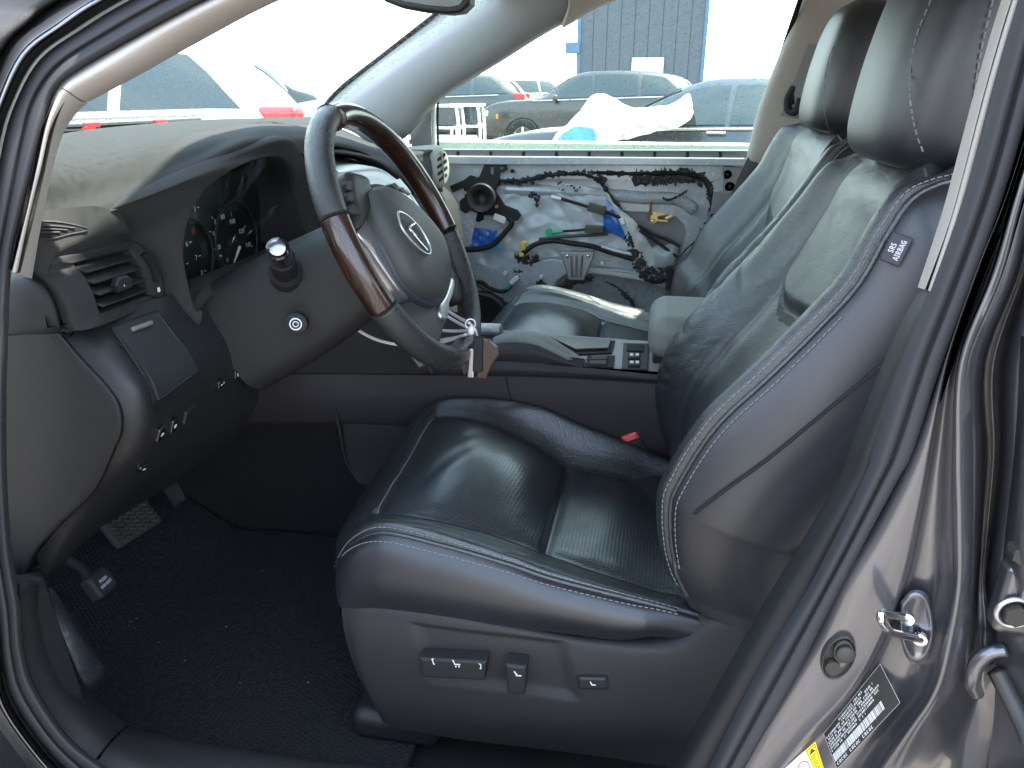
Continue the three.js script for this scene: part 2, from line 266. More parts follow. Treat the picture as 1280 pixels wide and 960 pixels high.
M.padGrey = mat(col(.17, .185, .17), .6, { bumpMap: rep(T_grain, .03), bumpScale: .0002 });
M.scuff = mat(col(.05, .052, .055), .7, { ...wear(.1), bumpMap: rep(T_cloud, .08), bumpScale: .002 });
M.pedal = mat(col(.03, .03, .03), .8); M.pedalLight = mat(col(.06, .056, .05), .7); M.pedalDark = mat(col(.02, .021, .023), .7); M.steelDark = mat(col(.07, .065, .06), .5, { metalness: .6 });
M.doorOuter = mat(col(.32, .38, .42), .5, { metalness: .2, ...wear(.3) }); M.sheetMid = mat(col(.20, .21, .22), .5, { metalness: .3 });
M.rubberGrey = mat(col(.12, .13, .14), .6); M.pale = mat(col(.62, .66, .58), .4);
M.flange = mat(col(.45, .42, .3), .45); M.brass = mat(col(.7, .55, .25), .35, { metalness: .9 }); M.speakerBlack = mat(col(.02, .02, .021), .5);
M.film = phys(col(.82, .88, .90), .16, { transmission: .5, thickness: 0, ior: 1.4, side: THREE.DoubleSide }); M.film2 = phys(col(.78, .84, .80), .25, { transmission: .4, thickness: 0, ior: 1.4, side: THREE.DoubleSide }); M.filmBag = mat(col(.3, .36, .36), .35);
M.blue = phys(col(.015, .12, .45), .35, { clearcoat: .5 }); M.blueLight = phys(col(.15, .38, .62), .35);
M.butyl = mat(col(.012, .012, .013), .45); M.greenDark = mat(col(.02, .06, .045), .5); M.green = mat(col(.02, .42, .17), .45); M.olive = mat(col(.085, .08, .055), .9); M.yellow = mat(col(.75, .55, .06), .5);
M.satinDark = mat(col(.33, .34, .35), .4, { metalness: .7 });
{ const n = 1024, a = new Uint8Array(n * n * 4); const mk = (dens, big) => { const d = new Uint8Array(n * n * 4); d.fill(255); const al = new Float32Array(n * n); for (let k = 0; k < dens; k++) { const x = rnd() * n, y = rnd() * n, r = big * (.35 + Math.pow(rnd(), 3) * 1.8), b = .12 + .5 * Math.pow(rnd(), 1.4); for (let j = -Math.ceil(r); j <= r; j++) for (let i = -Math.ceil(r); i <= r; i++) { const w = 1 - Math.hypot(i, j * .8) / r; if (w > 0) { const q = ((Math.floor(y + j) % n + n) % n) * n + (Math.floor(x + i) % n + n) % n; al[q] = Math.max(al[q], Math.min(1, w * 2.5) * b); } } } for (let q = 0; q < n * n; q++) { const v = Math.min(255, 255 * (al[q] + .012)); d[q * 4] = d[q * 4 + 1] = d[q * 4 + 2] = v; } const t = new THREE.DataTexture(d, n, n); t.wrapS = t.wrapT = THREE.RepeatWrapping; t.magFilter = THREE.LinearFilter; t.minFilter = THREE.LinearMipmapLinearFilter; t.generateMipmaps = true; t.needsUpdate = true; return t; };
  M.dirt = mat(col(.75, .73, .68), 1, { alphaMap: rep(mk(15000, 2.8), .6), transparent: true, side: THREE.DoubleSide }); M.dirt2 = mat(col(.42, .41, .38), 1, { alphaMap: rep(mk(26000, 1.8), .9), transparent: true, side: THREE.DoubleSide }); }
M.paintDark = phys(col(.135, .132, .145), .30, { metalness: .75, clearcoat: 1, clearcoatRoughness: .08 }); M.rubberBrown = mat(col(.05, .043, .038), .6);
M.sheetWhite = phys(col(.78, .78, .78), .4, { transmission: .15, thickness: 0 }); M.sheetBlue = phys(col(.12, .38, .7), .35); M.wallDark = mat(col(.085, .10, .125), .8, { bumpMap: rep(T_fine, .6), bumpScale: .004, ...wear(1.2) }); M.wallBlue = mat(col(.09, .16, .26), .6);
M.drawerMat = mat(col(.022, .026, .027), .6, { bumpMap: rep(T_grain, .035), bumpScale: .0002 });
M.tanWall = mat(col(.27, .215, .175), .9, { bumpMap: rep(T_fine, .8), bumpScale: .003 });
M.panelDark = phys(col(.010, .010, .011), .5, { bumpMap: rep(T_grain, .035), bumpScale: .00025, specularIntensity: .8 });
M.ventGrey = mat(col(.30, .29, .25), .7);
M.satinMid = mat(col(.30, .30, .31), .22, { metalness: 1 });
// ---------------------------------------------------------------- ground
{
  const g = new THREE.PlaneGeometry(900, 900, 1, 1); g.rotateX(-Math.PI / 2); g.translate(0, -.06, 0); g.deleteAttribute('uv');
  const T_gr = tex(512, (u, v) => { const k = .78 + .3 * (tn(u, v, 6, 71) - .5) + .25 * (tn(u, v, 40, 72) - .5) + .35 * (hash3(Math.floor(u * 512), Math.floor(v * 512), 73) - .5); return [.62 * k, .585 * k, .54 * k]; }, true);
  struct('ground', g, mat(col(1, 1, 1), .9, { map: rep(T_gr, 3) }));
}
// ---------------------------------------------------------------- the car's body round the open driver's door
const carBody = thing('car_body', 'metallic grey car body with its driver door opening, pillars and windshield', 'car');
const lerp = (a, b, t) => a + (b - a) * t;
// left loop of the door opening: front pillar, down the front edge, to the sill
{
  // stations: [trim/seal edge], [outer edge of the seal]; z leans inward towards the roof
  const st = [
    [[380, -64], [290, -64], -.66], [[254, 0], [165, 0], -.64], [[170, 45], [105, 36], -.625], [[100, 86], [52, 74], -.605], [[69, 113], [21, 127], -.595], [[55, 158], [5, 180], -.585], [[34, 240], [-8, 260], -.575],
    [[13, 330], [-18, 345], -.57], [[8, 420], [-22, 425], -.565], [[6, 500], [-22, 505], -.56], [[7, 600], [-20, 605], -.56], [[13, 690], [-12, 700], -.56], [[24, 754], [-2, 770], -.56], [[28, 808], [4, 830], -.56], [[42, 857], [16, 876], -.56], [[81, 917], [52, 930], -.56], [[122, 952], [92, 972], -.56], [[190, 995], [150, 1020], -.56], [[290, 1035], [270, 1065], -.56]];
  const L = (a, b, t) => [lerp(a[0], b[0], t), lerp(a[1], b[1], t)];
  const seal = st.map(([a, b, z]) => [[...L(a, b, -.08), z - .02], [...L(a, b, .04), z - .004], [...L(a, b, .22), z + .004], [...L(a, b, .44), z + .003], [...L(a, b, .52), z - .001], [...L(a, b, .62), z + .005], [...L(a, b, .86), z + .006], [...L(a, b, .99), z - .004], [...L(a, b, 1.03), z - .02]]);
  part('weatherstrip', skin(seal, { su: 5, sv: 4, t: .004 }), M.rubber, carBody);
  // painted flange and outer skin outside the seal
  const fl = st.map(([a, b, z], i) => [[...L(a, b, 1.0), z - .03], [...L(a, b, 1.1), z - .016], [...L(a, b, 1.32), z + .012], [...L(a, b, 1.45), z + .024], [...L(a, b, 1.65), z + .018], [...L(a, b, 2.0), z - .012]]);
  const ft = st.map(([a, b, z]) => [[...L(a, b, 1.96), z - .03], [...L(a, b, 2.04), z + .0], [...L(a, b, 2.3), z + .02], [...L(a, b, 3.8), z + .02]]);
  part('outer_trim', skin(ft.slice(0, 14), { su: 4, sv: 4, t: .004 }), M.plastic, carBody);
  part('painted_frame', skin(fl, { su: 5, sv: 4, t: .004 }), M.paint, carBody);
}
// beige trim of the near front pillar, in two pieces with a joint
{
  const rows = [[[400, -66], [420, -70], [450, -60], [470, -40]], [[256, 0], [278, 0], [318, 2], [350, 0]], [[170, 45], [188, 48], [222, 55], [244, 55]], [[112, 80], [128, 85], [155, 95], [172, 95]], [[84, 98], [95, 105], [115, 120], [130, 117]], [[74, 108], [84, 113], [104, 126], [112, 126]]];
  const z = (i) => lerp(-.595, -.675, i / 5);
  const mk = (R) => R.map((r, i) => { const zz = R.z[i]; return [[...r[0], zz - .005], [...r[1], zz + .006], [...r[2], zz - .018], [...r[3], zz - .06], [r[3][0] - 6, r[3][1] - 8, zz - .10]]; });
  rows.z = [-.675, -.65, -.635, -.615, -.605, -.602];
  part('pillar_trim', skin(mk(rows), { su: 6, sv: 5, t: .006 }), M.beige, carBody);
  const r2 = [[[73, 109], [83, 114], [102, 128], [110, 128]], [[67, 118], [75, 124], [90, 138], [97, 140]], [[55, 155], [60, 160], [71, 168], [78, 170]], [[43, 210], [48, 213], [58, 218], [64, 220]], [[30, 270], [34, 272], [44, 275], [52, 278]], [[12, 338], [18, 341], [30, 345], [40, 348]]];
  r2.z = [-.603, -.60, -.592, -.585, -.58, -.576];
  part('pillar_trim', skin(mk(r2), { su: 6, sv: 5, t: .006 }), M.beige, carBody);
}
// roof: header rail, headliner, outer skin
{
  const rf = [];
  for (let i = 0; i <= 8; i++) { const x = -.42 + i * .28, y = 1.46 + .045 * Math.sin(Math.min(1, i / 6) * Math.PI * .8); rf.push([V(x, y - .09, -.62 - .02), V(x, y - .01, -.74), V(x - .05, y + .03, -1.05), V(x - .07, y + .04, -1.38), V(x - .05, y + .03, -1.7), V(x, y + .005, -1.97), V(x, y + .0, -2.03)]); }
  part('headliner', skin(rf, { su: 3, sv: 4, t: .012, toward: V(0, 0, -1.4) }), M.beige, carBody);
  part('roof_side_rail', tube([V(-.16, 1.475, -.74), V(.0, 1.485, -.73), V(.14, 1.49, -.72), V(.45, 1.48, -.70), V(1.0, 1.45, -.69), V(1.75, 1.34, -.66)], .042, { rad: 14, seg: 60 }), M.paint, carBody);
  part('centre_pillar_top', tube([V(.245, 1.335, -.60), V(.262, 1.40, -.645), V(.275, 1.46, -.69)], .03, { rad: 12, prof: Array.from({ length: 12 }, (_, k) => [1.3 * Math.cos(k / 12 * 6.2832), .9 * Math.sin(k / 12 * 6.2832)]) }), M.paint, carBody);
  part('roof_panel', skin(rf.map((r) => r.map((p, j) => V(p.x, p.y + .03, p.z + (j < 2 ? .03 : j > 4 ? -.05 : 0)))), { su: 3, sv: 4, t: .004, toward: V(0, 9, -1.4) }), M.paint, carBody);
}
// far front pillar: grey trim from the dash corner up to the roof
{
  const rows = [[[395, 150], [440, 165], [470, 185]], [[430, 120], [465, 146], [505, 168]], [[492, 71], [520, 98], [548, 122]], [[575, 8], [600, 42], [622, 75]], [[640, -40], [664, 2], [690, 33]], [[700, -90], [730, -40], [765, -2]]];
  const z = [-2.12, -2.1, -2.07, -2.03, -2.0, -1.98];
  const R = rows.map((r, i) => [[r[0][0] - 14, r[0][1] - 4, z[i] - .07], [...r[0], z[i] - .03], [...L2(r[0], r[1], .45), z[i]], [...r[1], z[i] + .012], [...L2(r[1], r[2], .6), z[i] + .004], [...r[2], z[i] - .02], [r[2][0] + 3, r[2][1] + 3, z[i] - .06]]);
  function L2(a, b, t) { return [lerp(a[0], b[0], t), lerp(a[1], b[1], t)]; }
  part('pillar_trim', skin(R, { su: 6, sv: 4, t: .008 }), M.greyTrim, carBody, 'pale grey trim of the far front pillar');
  // top piece over the passenger window
  const T = [[[688, -40], [712, 0], [704, 34]], [[740, -60], [760, -30], [772, -2]], [[860, -75], [880, -50], [890, -26]], [[990, -70], [1000, -50], [1010, -20]], [[1100, -60], [1110, -40], [1120, -20]]].map((r, i) => [[...r[0], -1.9], [...r[1], -1.95], [...r[2], -2.0], [r[2][0] + 2, r[2][1] - 6, -2.05]]);
  part('roof_rail_trim', skin(T, { su: 4, sv: 4, t: .01 }), M.beige, carBody);
}
// far centre pillar with belt guide
{
  const rows = [[[1012, -30], [1032, -30], [1075, -30], [1130, -30]], [[1003, 0], [1020, 0], [1062, 0], [1120, 0]], [[975, 70], [992, 72], [1032, 74], [1100, 70]], [[951, 130], [966, 132], [1010, 134], [1080, 130]], [[938, 180], [952, 186], [990, 190], [1050, 190]], [[934, 200], [946, 206], [985, 212], [1040, 212]]];
  const R = rows.map((r, i) => { const z = lerp(-2.0, -2.12, i / 5); return [[r[0][0] - 1, r[0][1], z - .07], [...r[0], z - .02], [...r[1], z + .004], [...r[2], z + .018], [...r[3], z + .0]]; });
  part('pillar_trim', skin(R, { su: 5, sv: 4, t: .01 }), M.beige, carBody, 'beige trim of the far centre pillar');
  const low = [[[935, 196], [950, 204], [990, 210], [1045, 210]], [[915, 240], [930, 250], [975, 260], [1020, 250]], [[885, 320], [905, 330], [950, 330], [1000, 320]], [[860, 400], [890, 410], [940, 410], [980, 400]]].map((r) => r.map((p, j) => [...p, -2.13 + [0, .02, .03, 0][j]]));
  part('lower_pillar_trim', skin(low, { su: 4, sv: 4, t: .01 }), M.plastic, carBody);
  const gd = tube([[993, 108, -2.03], [985, 122, -2.03], [986, 138, -2.03], [994, 140, -2.02], [1001, 124, -2.02]], .009, { rad: 8 });
  part('belt_guide', [gd, tube([[1000, 96, -2.03], [992, 112, -2.03], [990, 130, -2.03]], .006)], M.black, carBody);
  part('belt_slider', skin([[[1010, 55, -2.02], [1028, 55, -2.01]], [[995, 95, -2.02], [1016, 98, -2.01]], [[975, 145, -2.04], [1000, 150, -2.03]]], { t: .006 }), M.greyTrim, carBody);
}
// rear of the cabin: bulkhead with a window opening, far rear door, floor, so that light comes in where a car lets it
{
  part('floor_pan', [rbox(3.0, .05, 1.72, .01, V(.55, .34, -1.38))], M.carpet, carBody);
  for (const g of [rbox(.08, .75, 1.6, .03, V(1.9, .75, -1.38)), rbox(.08, .5, .12, .03, V(1.85, 1.3, -.68)), rbox(.08, .5, .12, .03, V(1.85, 1.3, -2.06))]) part('rear_bulkhead', g, M.beige, carBody);
  for (const g of [rbox(1.5, .66, .08, .03, V(1.1, .74, -2.2)), rbox(.35, .5, .07, .02, V(1.7, 1.26, -2.08)), rbox(.5, .06, .07, .02, V(1.2, 1.47, -2.0)), rbox(.35, 1.0, .07, .02, V(1.7, 1.0, -.62))]) part('rear_side_panel', g, M.beige, carBody);
  part('bench_cushion', rbox(.5, .22, 1.4, .08, V(1.3, .55, -1.38), 4), M.leather, carBody); part('bench_backrest', rbox(.2, .62, 1.4, .08, M4(V(1.66, .9, -1.38), [0, 0, -.35]), 4), M.leather, carBody);
}
// sill plate, kick panel
{
  const kick = [[[24, 716, -.665], [42, 710, -.68], [60, 704, -.70]], [[24, 735, -.575], [42, 730, -.60], [60, 725, -.66]], [[26, 752, -.575], [45, 745, -.60], [62, 740, -.66]], [[30, 808, -.572], [52, 790, -.60], [78, 792, -.66]], [[44, 857, -.57], [70, 845, -.60], [106, 856, -.655]], [[82, 916, -.57], [105, 893, -.60], [136, 886, -.65]], [[119, 950, -.57], [138, 925, -.60], [158, 906, -.645]]];
  part('kick_panel', skin(kick, { su: 6, sv: 5, t: .012 }), M.plasticSmooth, carBody);
  const sill = [[[121, 953, -.57], [139, 929, -.60], [160, 909, -.645], [164, 915, -.67]], [[220, 1003, -.57], [228, 965, -.60], [232, 926, -.65], [235, 936, -.675]], [[420, 1045, -.57], [430, 1000, -.60], [440, 955, -.65], [440, 966, -.675]], [[640, 1050, -.57], [650, 1010, -.60], [660, 968, -.65], [660, 975, -.675]], [[940, 1050, -.57], [920, 1010, -.60], [900, 975, -.65], [900, 980, -.675]]];
  part('sill_plate', skin(sill, { su: 6, sv: 5, t: .01 }), M.plasticSmooth, carBody, 'scuffed black sill plate');
  // inner wall of the sill and the floor carpet beside it
  const rocker = [[V(-.75, .5, -.53), V(-.75, .36, -.5), V(-.75, .15, -.52)], [V(-.1, .5, -.53), V(-.1, .36, -.5), V(-.1, .15, -.52)], [V(.6, .5, -.53), V(.6, .36, -.5), V(.6, .15, -.52)]];
  part('rocker_panel', skin(rocker, { t: .01 }), M.paint, carBody);
}
// ---------------------------------------------------------------- seats
const ZC = -1.01;
function makeSeat(name, label, dz, mirror, dx, o) {
  const base = V(-.1 + dx, .42, ZC + dz), seat = thing(name, label, 'car seat', base, 'front car seats');
  const T = (p) => { p = pt(p); return V(p.x + dx, p.y + (o.dy || 0), (mirror ? 2 * ZC - p.z : p.z) + dz); };
  const TT = (rows) => rows.map((r) => r.map(T));
  const S = (rows, oo) => skin(TT(rows), oo);
  const toward = V(-.6 + dx, 1.6, ZC + dz);
  const cam0 = mirror ? V(0, 1.25, 2 * ZC + dz) : camera.position;
  // ---- cushion
  const cush = [
    [V(.22, .60, -.745), V(.22, .64, -.755), V(.22, .655, -.79), V(.22, .645, -.84), V(.22, .645, -1.0), V(.22, .645, -1.18), V(.22, .655, -1.245), V(.22, .60, -1.285)],
    [[850, 800, -.745], [846, 763, -.752], [850, 748, -.785], [849, 740, -.83], [845, 668, -1.0], [841, 612, -1.18], [853, 577, -1.245], V(.085, .55, -1.285)],
    [[770, 800, -.742], [775, 745, -.752], [768, 730, -.785], [765, 717, -.83], [765, 650, -1.0], [772, 593, -1.18], [785, 552, -1.245], V(.0, .56, -1.285)],
    [[690, 790, -.74], [690, 723, -.752], [683, 702, -.785], [683, 689, -.835], [699, 630, -1.0], [712, 580, -1.18], [722, 528, -1.24], V(-.1, .58, -1.285)],
    [[628, 785, -.74], [634, 704, -.752], [630, 683, -.785], [630, 670, -.83], [648, 588, -1.0], [662, 552, -1.18], [678, 509, -1.24], V(-.17, .59, -1.285)],
    [[556, 775, -.74], [550, 680, -.753], [548, 657, -.785], [548, 648, -.83], [578, 566, -1.0], [605, 526, -1.18], [625, 500, -1.24], V(-.24, .59, -1.285)],
    [[478, 762, -.74], [478, 665, -.756], [474, 646, -.79], [473, 638, -.84], [510, 578, -1.0], [545, 519, -1.175], [570, 500, -1.235], V(-.32, .58, -1.28)],
    [[436, 760, -.742], [440, 679, -.766], [436, 661, -.80], [440, 648, -.85], [476, 595, -1.0], [521, 527, -1.165], [540, 511, -1.225], V(-.37, .57, -1.27)],
    [[423, 757, -.752], [422, 704, -.785], [420, 690, -.82], [424, 672, -.87], [452, 622, -1.0], [505, 545, -1.15], [524, 530, -1.21], V(-.39, .55, -1.25)],
    [V(-.36, .60, -.775), V(-.385, .64, -.80), V(-.39, .63, -.85), V(-.395, .62, -.9), V(-.40, .62, -1.0), V(-.40, .60, -1.12), V(-.395, .59, -1.18), V(-.385, .54, -1.23)],
    [V(-.33, .56, -.79), V(-.345, .56, -.81), V(-.35, .55, -.85), V(-.355, .55, -.9), V(-.36, .55, -1.0), V(-.36, .54, -1.12), V(-.355, .53, -1.18), V(-.34, .50, -1.22)]];
  const cn = net(TT(cush));
  const puff = (u, v, p) => {
    let h = 0; const c = Math.max(0, Math.min(1, (v - 2.6) / .5)) * Math.max(0, Math.min(1, (5.3 - v) / .5));
    // seams of the insert
    const groove = (d, w, k) => -k * Math.exp(-(d * d) / (w * w));
    const inU = u > .9 && u < 6.2 ? 1 : 0;
    h += groove(v - 3, .1, .006) * (u < 6.1 ? 1 : 0) + groove(v - 5, .1, .006) * (u < 6.1 ? 1 : 0) + (v > 3 && v < 5 ? groove(u - 3, .09, .010) + groove(u - 6, .1, .003) : 0);
    if (v > 3 && v < 5) { const a = Math.sin(Math.PI * (v - 3) / 2); if (u > 3 && u < 6) h += .012 * a * Math.pow(Math.sin(Math.PI * Math.min(1, (u - 3) / 2.8)), .7); else if (u > 1 && u < 3) h += .010 * a * Math.sin(Math.PI * (u - 1) / 2); }
    h += groove(v - 1, .12, .0025); if (v < 1) h += .016 * Math.sin(Math.PI * Math.max(0, v)) * Math.max(0, Math.min(1, (8.5 - u) / 2.5)) * Math.min(1, Math.max(0, u - .5));
    // creases and sag of worn leather
    if (v > 1) h += c * .0016 * fbm(u * 1.6 + 3, v * 3 + u * 1.2, 2) + .0006 * fbm(u * 3, v * 4, 9);
    for (const [ua, va, ub, vb, k] of [[6.4, 1.6, 6.2, 3.4, .0022], [7.0, 1.4, 6.7, 3.8, .002], [6.7, 3.6, 6.5, 5.2, .002], [7.4, 2.2, 7.2, 4.6, .002], [6.1, 1.3, 5.2, 1.9, .0018], [5.6, 3.4, 4.6, 4.3, .0018], [5.3, 4.2, 4.2, 4.7, .0016], [4.2, 1.4, 3.4, 2.0, .002], [5.0, 5.4, 4.0, 6.1, .002]]) { const du = ub - ua, dv = vb - va, t = Math.max(0, Math.min(1, ((u - ua) * du + (v - va) * dv) / (du * du + dv * dv))), d = Math.hypot(u - ua - t * du, v - va - t * dv); if (d < .4) h -= k * Math.sin(Math.PI * (.08 + .84 * t)) * Math.exp(-d * d / .008); }
    if (u > 5 && v > 1.2) h += .0008 * Math.pow(Math.abs(fbm(u * 2.2 + v, v * 5, 5)), .6);
    return h;
  };
  const cg = skin(TT(cush), { su: 14, sv: 12, t: .02, disp: puff, toward: V(-.2 + dx, 2, ZC + dz) });
  // split the cushion sheet: the perforated insert is a part of its own
  const pick = (g, test) => { const q = g.clone(), idx = [], uv = g.attributes.uv; const a = g.index.array; for (let i = 0; i < a.length; i += 3) if (test(a[i], a[i + 1], a[i + 2])) idx.push(a[i], a[i + 1], a[i + 2]); q.setIndex(idx); q.userData = { uvDone: true }; return q; };
  const C1 = 7 * 12 + 1, nF = (10 * 14 + 1) * C1, uvOf = (k) => { k = k % nF; return [Math.floor(k / C1) / 14, (k % C1) / 12]; };
  const front = (k) => k < nF;
  const isIns = (a, b, c) => [a, b, c].every((k) => { const [u, v] = uvOf(k); return front(k) && v >= 3 && v <= 5 && u <= 6; });
  const isC1 = (a, b, c) => [a, b, c].every((k) => front(k) && uvOf(k)[1] <= 1), isC2 = (a, b, c) => [a, b, c].every((k) => front(k) && uvOf(k)[1] >= 6.6), isCS = (a, b, c) => isC1(a, b, c) || isC2(a, b, c);
  const cushion = part('cushion', pick(cg, (a, b, c) => !isIns(a, b, c) && !isCS(a, b, c)), M.leather, seat);
  part('cushion_side', pick(cg, isC1), M.leatherSide, cushion); part('cushion_side', pick(cg, isC2), M.leatherSide, cushion);
  part('cushion_insert', pick(cg, isIns), M.perf, cushion, 'perforated leather centre of the cushion');
  const crv = (N, f, n = 40) => Array.from({ length: n + 1 }, (_, k) => f(k / n));
  const out = (uv) => { const n = cn.nr(uv[0], uv[1], V(-.2 + dx, 2, ZC + dz)); return n; };
  const line = (u0, u1, v, lift) => crv(0, (t) => { const u = lerp(u0, u1, t); const p = cn.ev(u, v); return p.addScaledVector(out([u, v]), puff(u, v, p) + lift); });
  part('piping', [tube(line(1, 9.2, .98, .001), .0032, { rad: 6, seg: 90 })], M.leather, cushion);
  part('seam', [tube(line(1, 6, 3, .0006), .0012, { rad: 5, seg: 60 }), tube(line(1, 6, 5, .0006), .0012, { rad: 5, seg: 60 }), tube(crv(0, (t) => { const v = 3 + 2 * t, p = cn.ev(3, v); return p.addScaledVector(out([3, v]), puff(3, v, p) + .0004); }), .0012, { rad: 5, seg: 40 })], M.seam, cushion);
  stuff(part('stitching', [stitches(line(1, 9, .86, 0), (t) => out([lerp(1, 9, t), .86])), stitches(line(1, 9, 1.12, 0), (t) => out([lerp(1, 9, t), 1.12])), stitches(line(6, 6, 3, 0).map((_, k) => { const v = 3 + 2 * k / 40, p = cn.ev(6.06, v); return p.addScaledVector(out([6.06, v]), puff(6.06, v, p)); }), (t) => out([6, 3 + 2 * t]))], M.thread, cushion));
  // ---- backrest: closed loops
  const nearE = [[868, 762, -.75], [843, 706, -.75], [837, 640, -.75], [849, 603, -.75], [894, 535, -.752], [963, 470, -.752], [1023, 411, -.755], [1073, 356, -.757], [1110, 292, -.762], [1138, 250, -.768], [1170, 230, -.78], [1206, 219, -.80]];
  const farE = [[865, 640, -1.26], [853, 590, -1.26], [832, 520, -1.26], [830, 484, -1.262], [838, 447, -1.262], [867, 402, -1.262], [917, 351, -1.26], [957, 309, -1.258], [1000, 259, -1.252], [1037, 214, -1.245], [1060, 200, -1.23], [1082, 192, -1.21]];
  const rec = [.0, .012, .03, .04, .05, .055, .05, .04, .03, .02, .012, .006];
  const thick = [.10, .13, .15, .16, .165, .165, .16, .15, .14, .125, .10, .08];
  const back = nearE.map((c, i) => {
    const bs = V((o.backShift || 0) * Math.min(1, i / 3), 0, 0), A = pt(c).add(bs), B = pt(farE[i]).add(bs), j = Math.min(i, 10), nx = pt(nearE[Math.min(11, i + 1)]), pv = pt(nearE[Math.max(0, i - 1)]);
    let dir = nx.clone().sub(pv); dir.z = 0; dir.normalize(); if (i < 3) dir = i === 2 ? V(.25, .968, 0) : V(.17, .985, 0); if (i > 9) dir = V(.6, .8, 0);
    const n = V(-dir.y, dir.x, 0), tk = thick[i];            // front normal
    const mid = (t) => A.clone().lerp(B, t);
    const bo = i > 0 && i < 10 ? .014 : .006;
    return [
      A.clone().addScaledVector(n, -tk).add(V(0, 0, .002)), A.clone().addScaledVector(n, -tk * .5).add(V(0, 0, .014)), A,
      mid(.055).addScaledVector(n, bo), mid(.16).addScaledVector(n, -rec[i] * .45), mid(.26).addScaledVector(n, -rec[i]), mid(.5).addScaledVector(n, -rec[i] * .95), mid(.74).addScaledVector(n, -rec[i]), mid(.85).addScaledVector(n, -rec[i] * .35), mid(.945).addScaledVector(n, bo), B,
      B.clone().addScaledVector(n, -tk * .5).add(V(0, 0, -.014)), B.clone().addScaledVector(n, -tk), mid(.7).addScaledVector(n, -tk - .02), mid(.3).addScaledVector(n, -tk - .02)];
  });
  // close over the top
  const last = back[11], cT = last.reduce((s, p) => s.add(p), V(0, 0, 0)).divideScalar(last.length);
  back.push(last.map((p, j) => p.clone().lerp(cT, .45).add(V(.025, .018, 0)))); back.push(last.map((p) => p.clone().lerp(cT, .93).add(V(.04, .02, 0))));
  const bump = (u, v) => {
    const g = (d, w, k) => -k * Math.exp(-(d * d) / (w * w)); let h = 0;
    if (u > 1 && u < 10.5) { h += g(v - 2, .14, .003); h += g(v - 10, .14, .003); if (v > 2.5 && v < 9.5) h += g(v - 4.6, .13, .004) + g(v - 7.4, .13, .004); }
    if (v < 2 || v > 10) { const w = v < 2 ? v / 2 : Math.min(1, (12 - v) / 2); if (w > 0) h += .013 * Math.sin(Math.PI * w) * Math.min(1, Math.max(0, u - .3) / 2) * Math.min(1, Math.max(0, 11 - u) / 3); }
    // shoulder pad: raised, with a rounded lower end
    const w = 1 - Math.pow((v - 6) / 1.45, 4), e = u - (6.9 - .75 * Math.max(0, w)); if (Math.abs(v - 6) < 1.45 && u < 11.5) h += .013 * Math.max(0, Math.min(1, e / .18)) * Math.max(0, Math.min(1, (1.45 - Math.abs(v - 6)) / .16));
    if (v > 2.3 && v < 9.7) h += .0014 * fbm(u * 1.3, v * 2.2, 4) + .0005 * fbm(u * 3, v * 3, 14); for (const [ua, va, ub, vb, k] of [[3.3, 8.2, 3.0, 9.8, .003], [3.6, 8.4, 3.9, 9.7, .002], [5.4, 8.6, 5.9, 9.6, .0025], [5.9, 8.2, 6.6, 9.3, .002], [4.7, 8.8, 4.9, 9.8, .002], [6.6, 8.9, 7.2, 9.7, .0018]]) { const du = ub - ua, dv = vb - va, t = Math.max(0, Math.min(1, ((u - ua) * du + (v - va) * dv) / (du * du + dv * dv))), d = Math.hypot(u - ua - t * du, (v - va - t * dv) * .6); if (d < .3) h -= k * Math.sin(Math.PI * (.08 + .84 * t)) * Math.exp(-d * d / .008); }
    if (v > 7.5 && v < 10 && u > 2.5 && u < 6.5) h += .0022 * fbm(u * 2.0 + v, v * 1.2, 24);
    return h;
  };
  const bn = net(TT(back), true), bc = V(.3 + dx, .9, ZC + dz);
  const bg = skin(TT(back), { su: 16, sv: 14, closeV: true, disp: bump });
  const CB = 15 * 14 + 1; const uvB = (k) => [Math.floor(k / CB) / 16, (k % CB) / 14];
  const isPerf = (a, b, c) => [a, b, c].every((k) => { const [u, v] = uvB(k); const w = 1 - Math.pow((v - 6) / 1.45, 4); return v >= 4.6 && v <= 7.4 && u >= 1 && u <= 6.85 - .75 * Math.max(0, w); });
  const isPad = (a, b, c) => [a, b, c].every((k) => { const [u, v] = uvB(k); const w = 1 - Math.pow((v - 6) / 1.45, 4); return v >= 4.5 && v <= 7.5 && u > 6.6 - .75 * Math.max(0, w) && u < 11.4; });
  const isSide = (a, b, c) => [a, b, c].every((k) => { const [u, v] = uvB(k); return (v <= 2 || v >= 10); });
  const bo = (u, v) => { const n = bn.nr(u, v, V(-.8 + dx, 1.5, ZC + dz)); return n; };
  const onB = (u, v, lift = 0) => { const p = bn.ev(u, v); const n = bo(u, v); return p.addScaledVector(n, bump(u, v) + lift); };
  const backrest = part('backrest', pick(bg, (a, b, c) => !isPerf(a, b, c) && !isPad(a, b, c) && !isSide(a, b, c)), M.leather, seat);
  part('backrest_side', pick(bg, isSide), M.leatherSide, backrest);
  part('backrest_insert', pick(bg, isPerf), M.perf, backrest, 'perforated leather centre of the backrest');
  part('shoulder_pad', pick(bg, isPad), M.leather, backrest);
  const bl = (v, u0, u1, lift = 0, n = 60) => crv(0, (t) => onB(lerp(u0, u1, t), v, lift), n);
  part('piping', [tube(bl(2.0, .3, 11.6, .001), .003, { rad: 6, seg: 110 }), tube(bl(10, .3, 11.6, .001), .003, { rad: 6, seg: 110 })], M.leather, backrest);
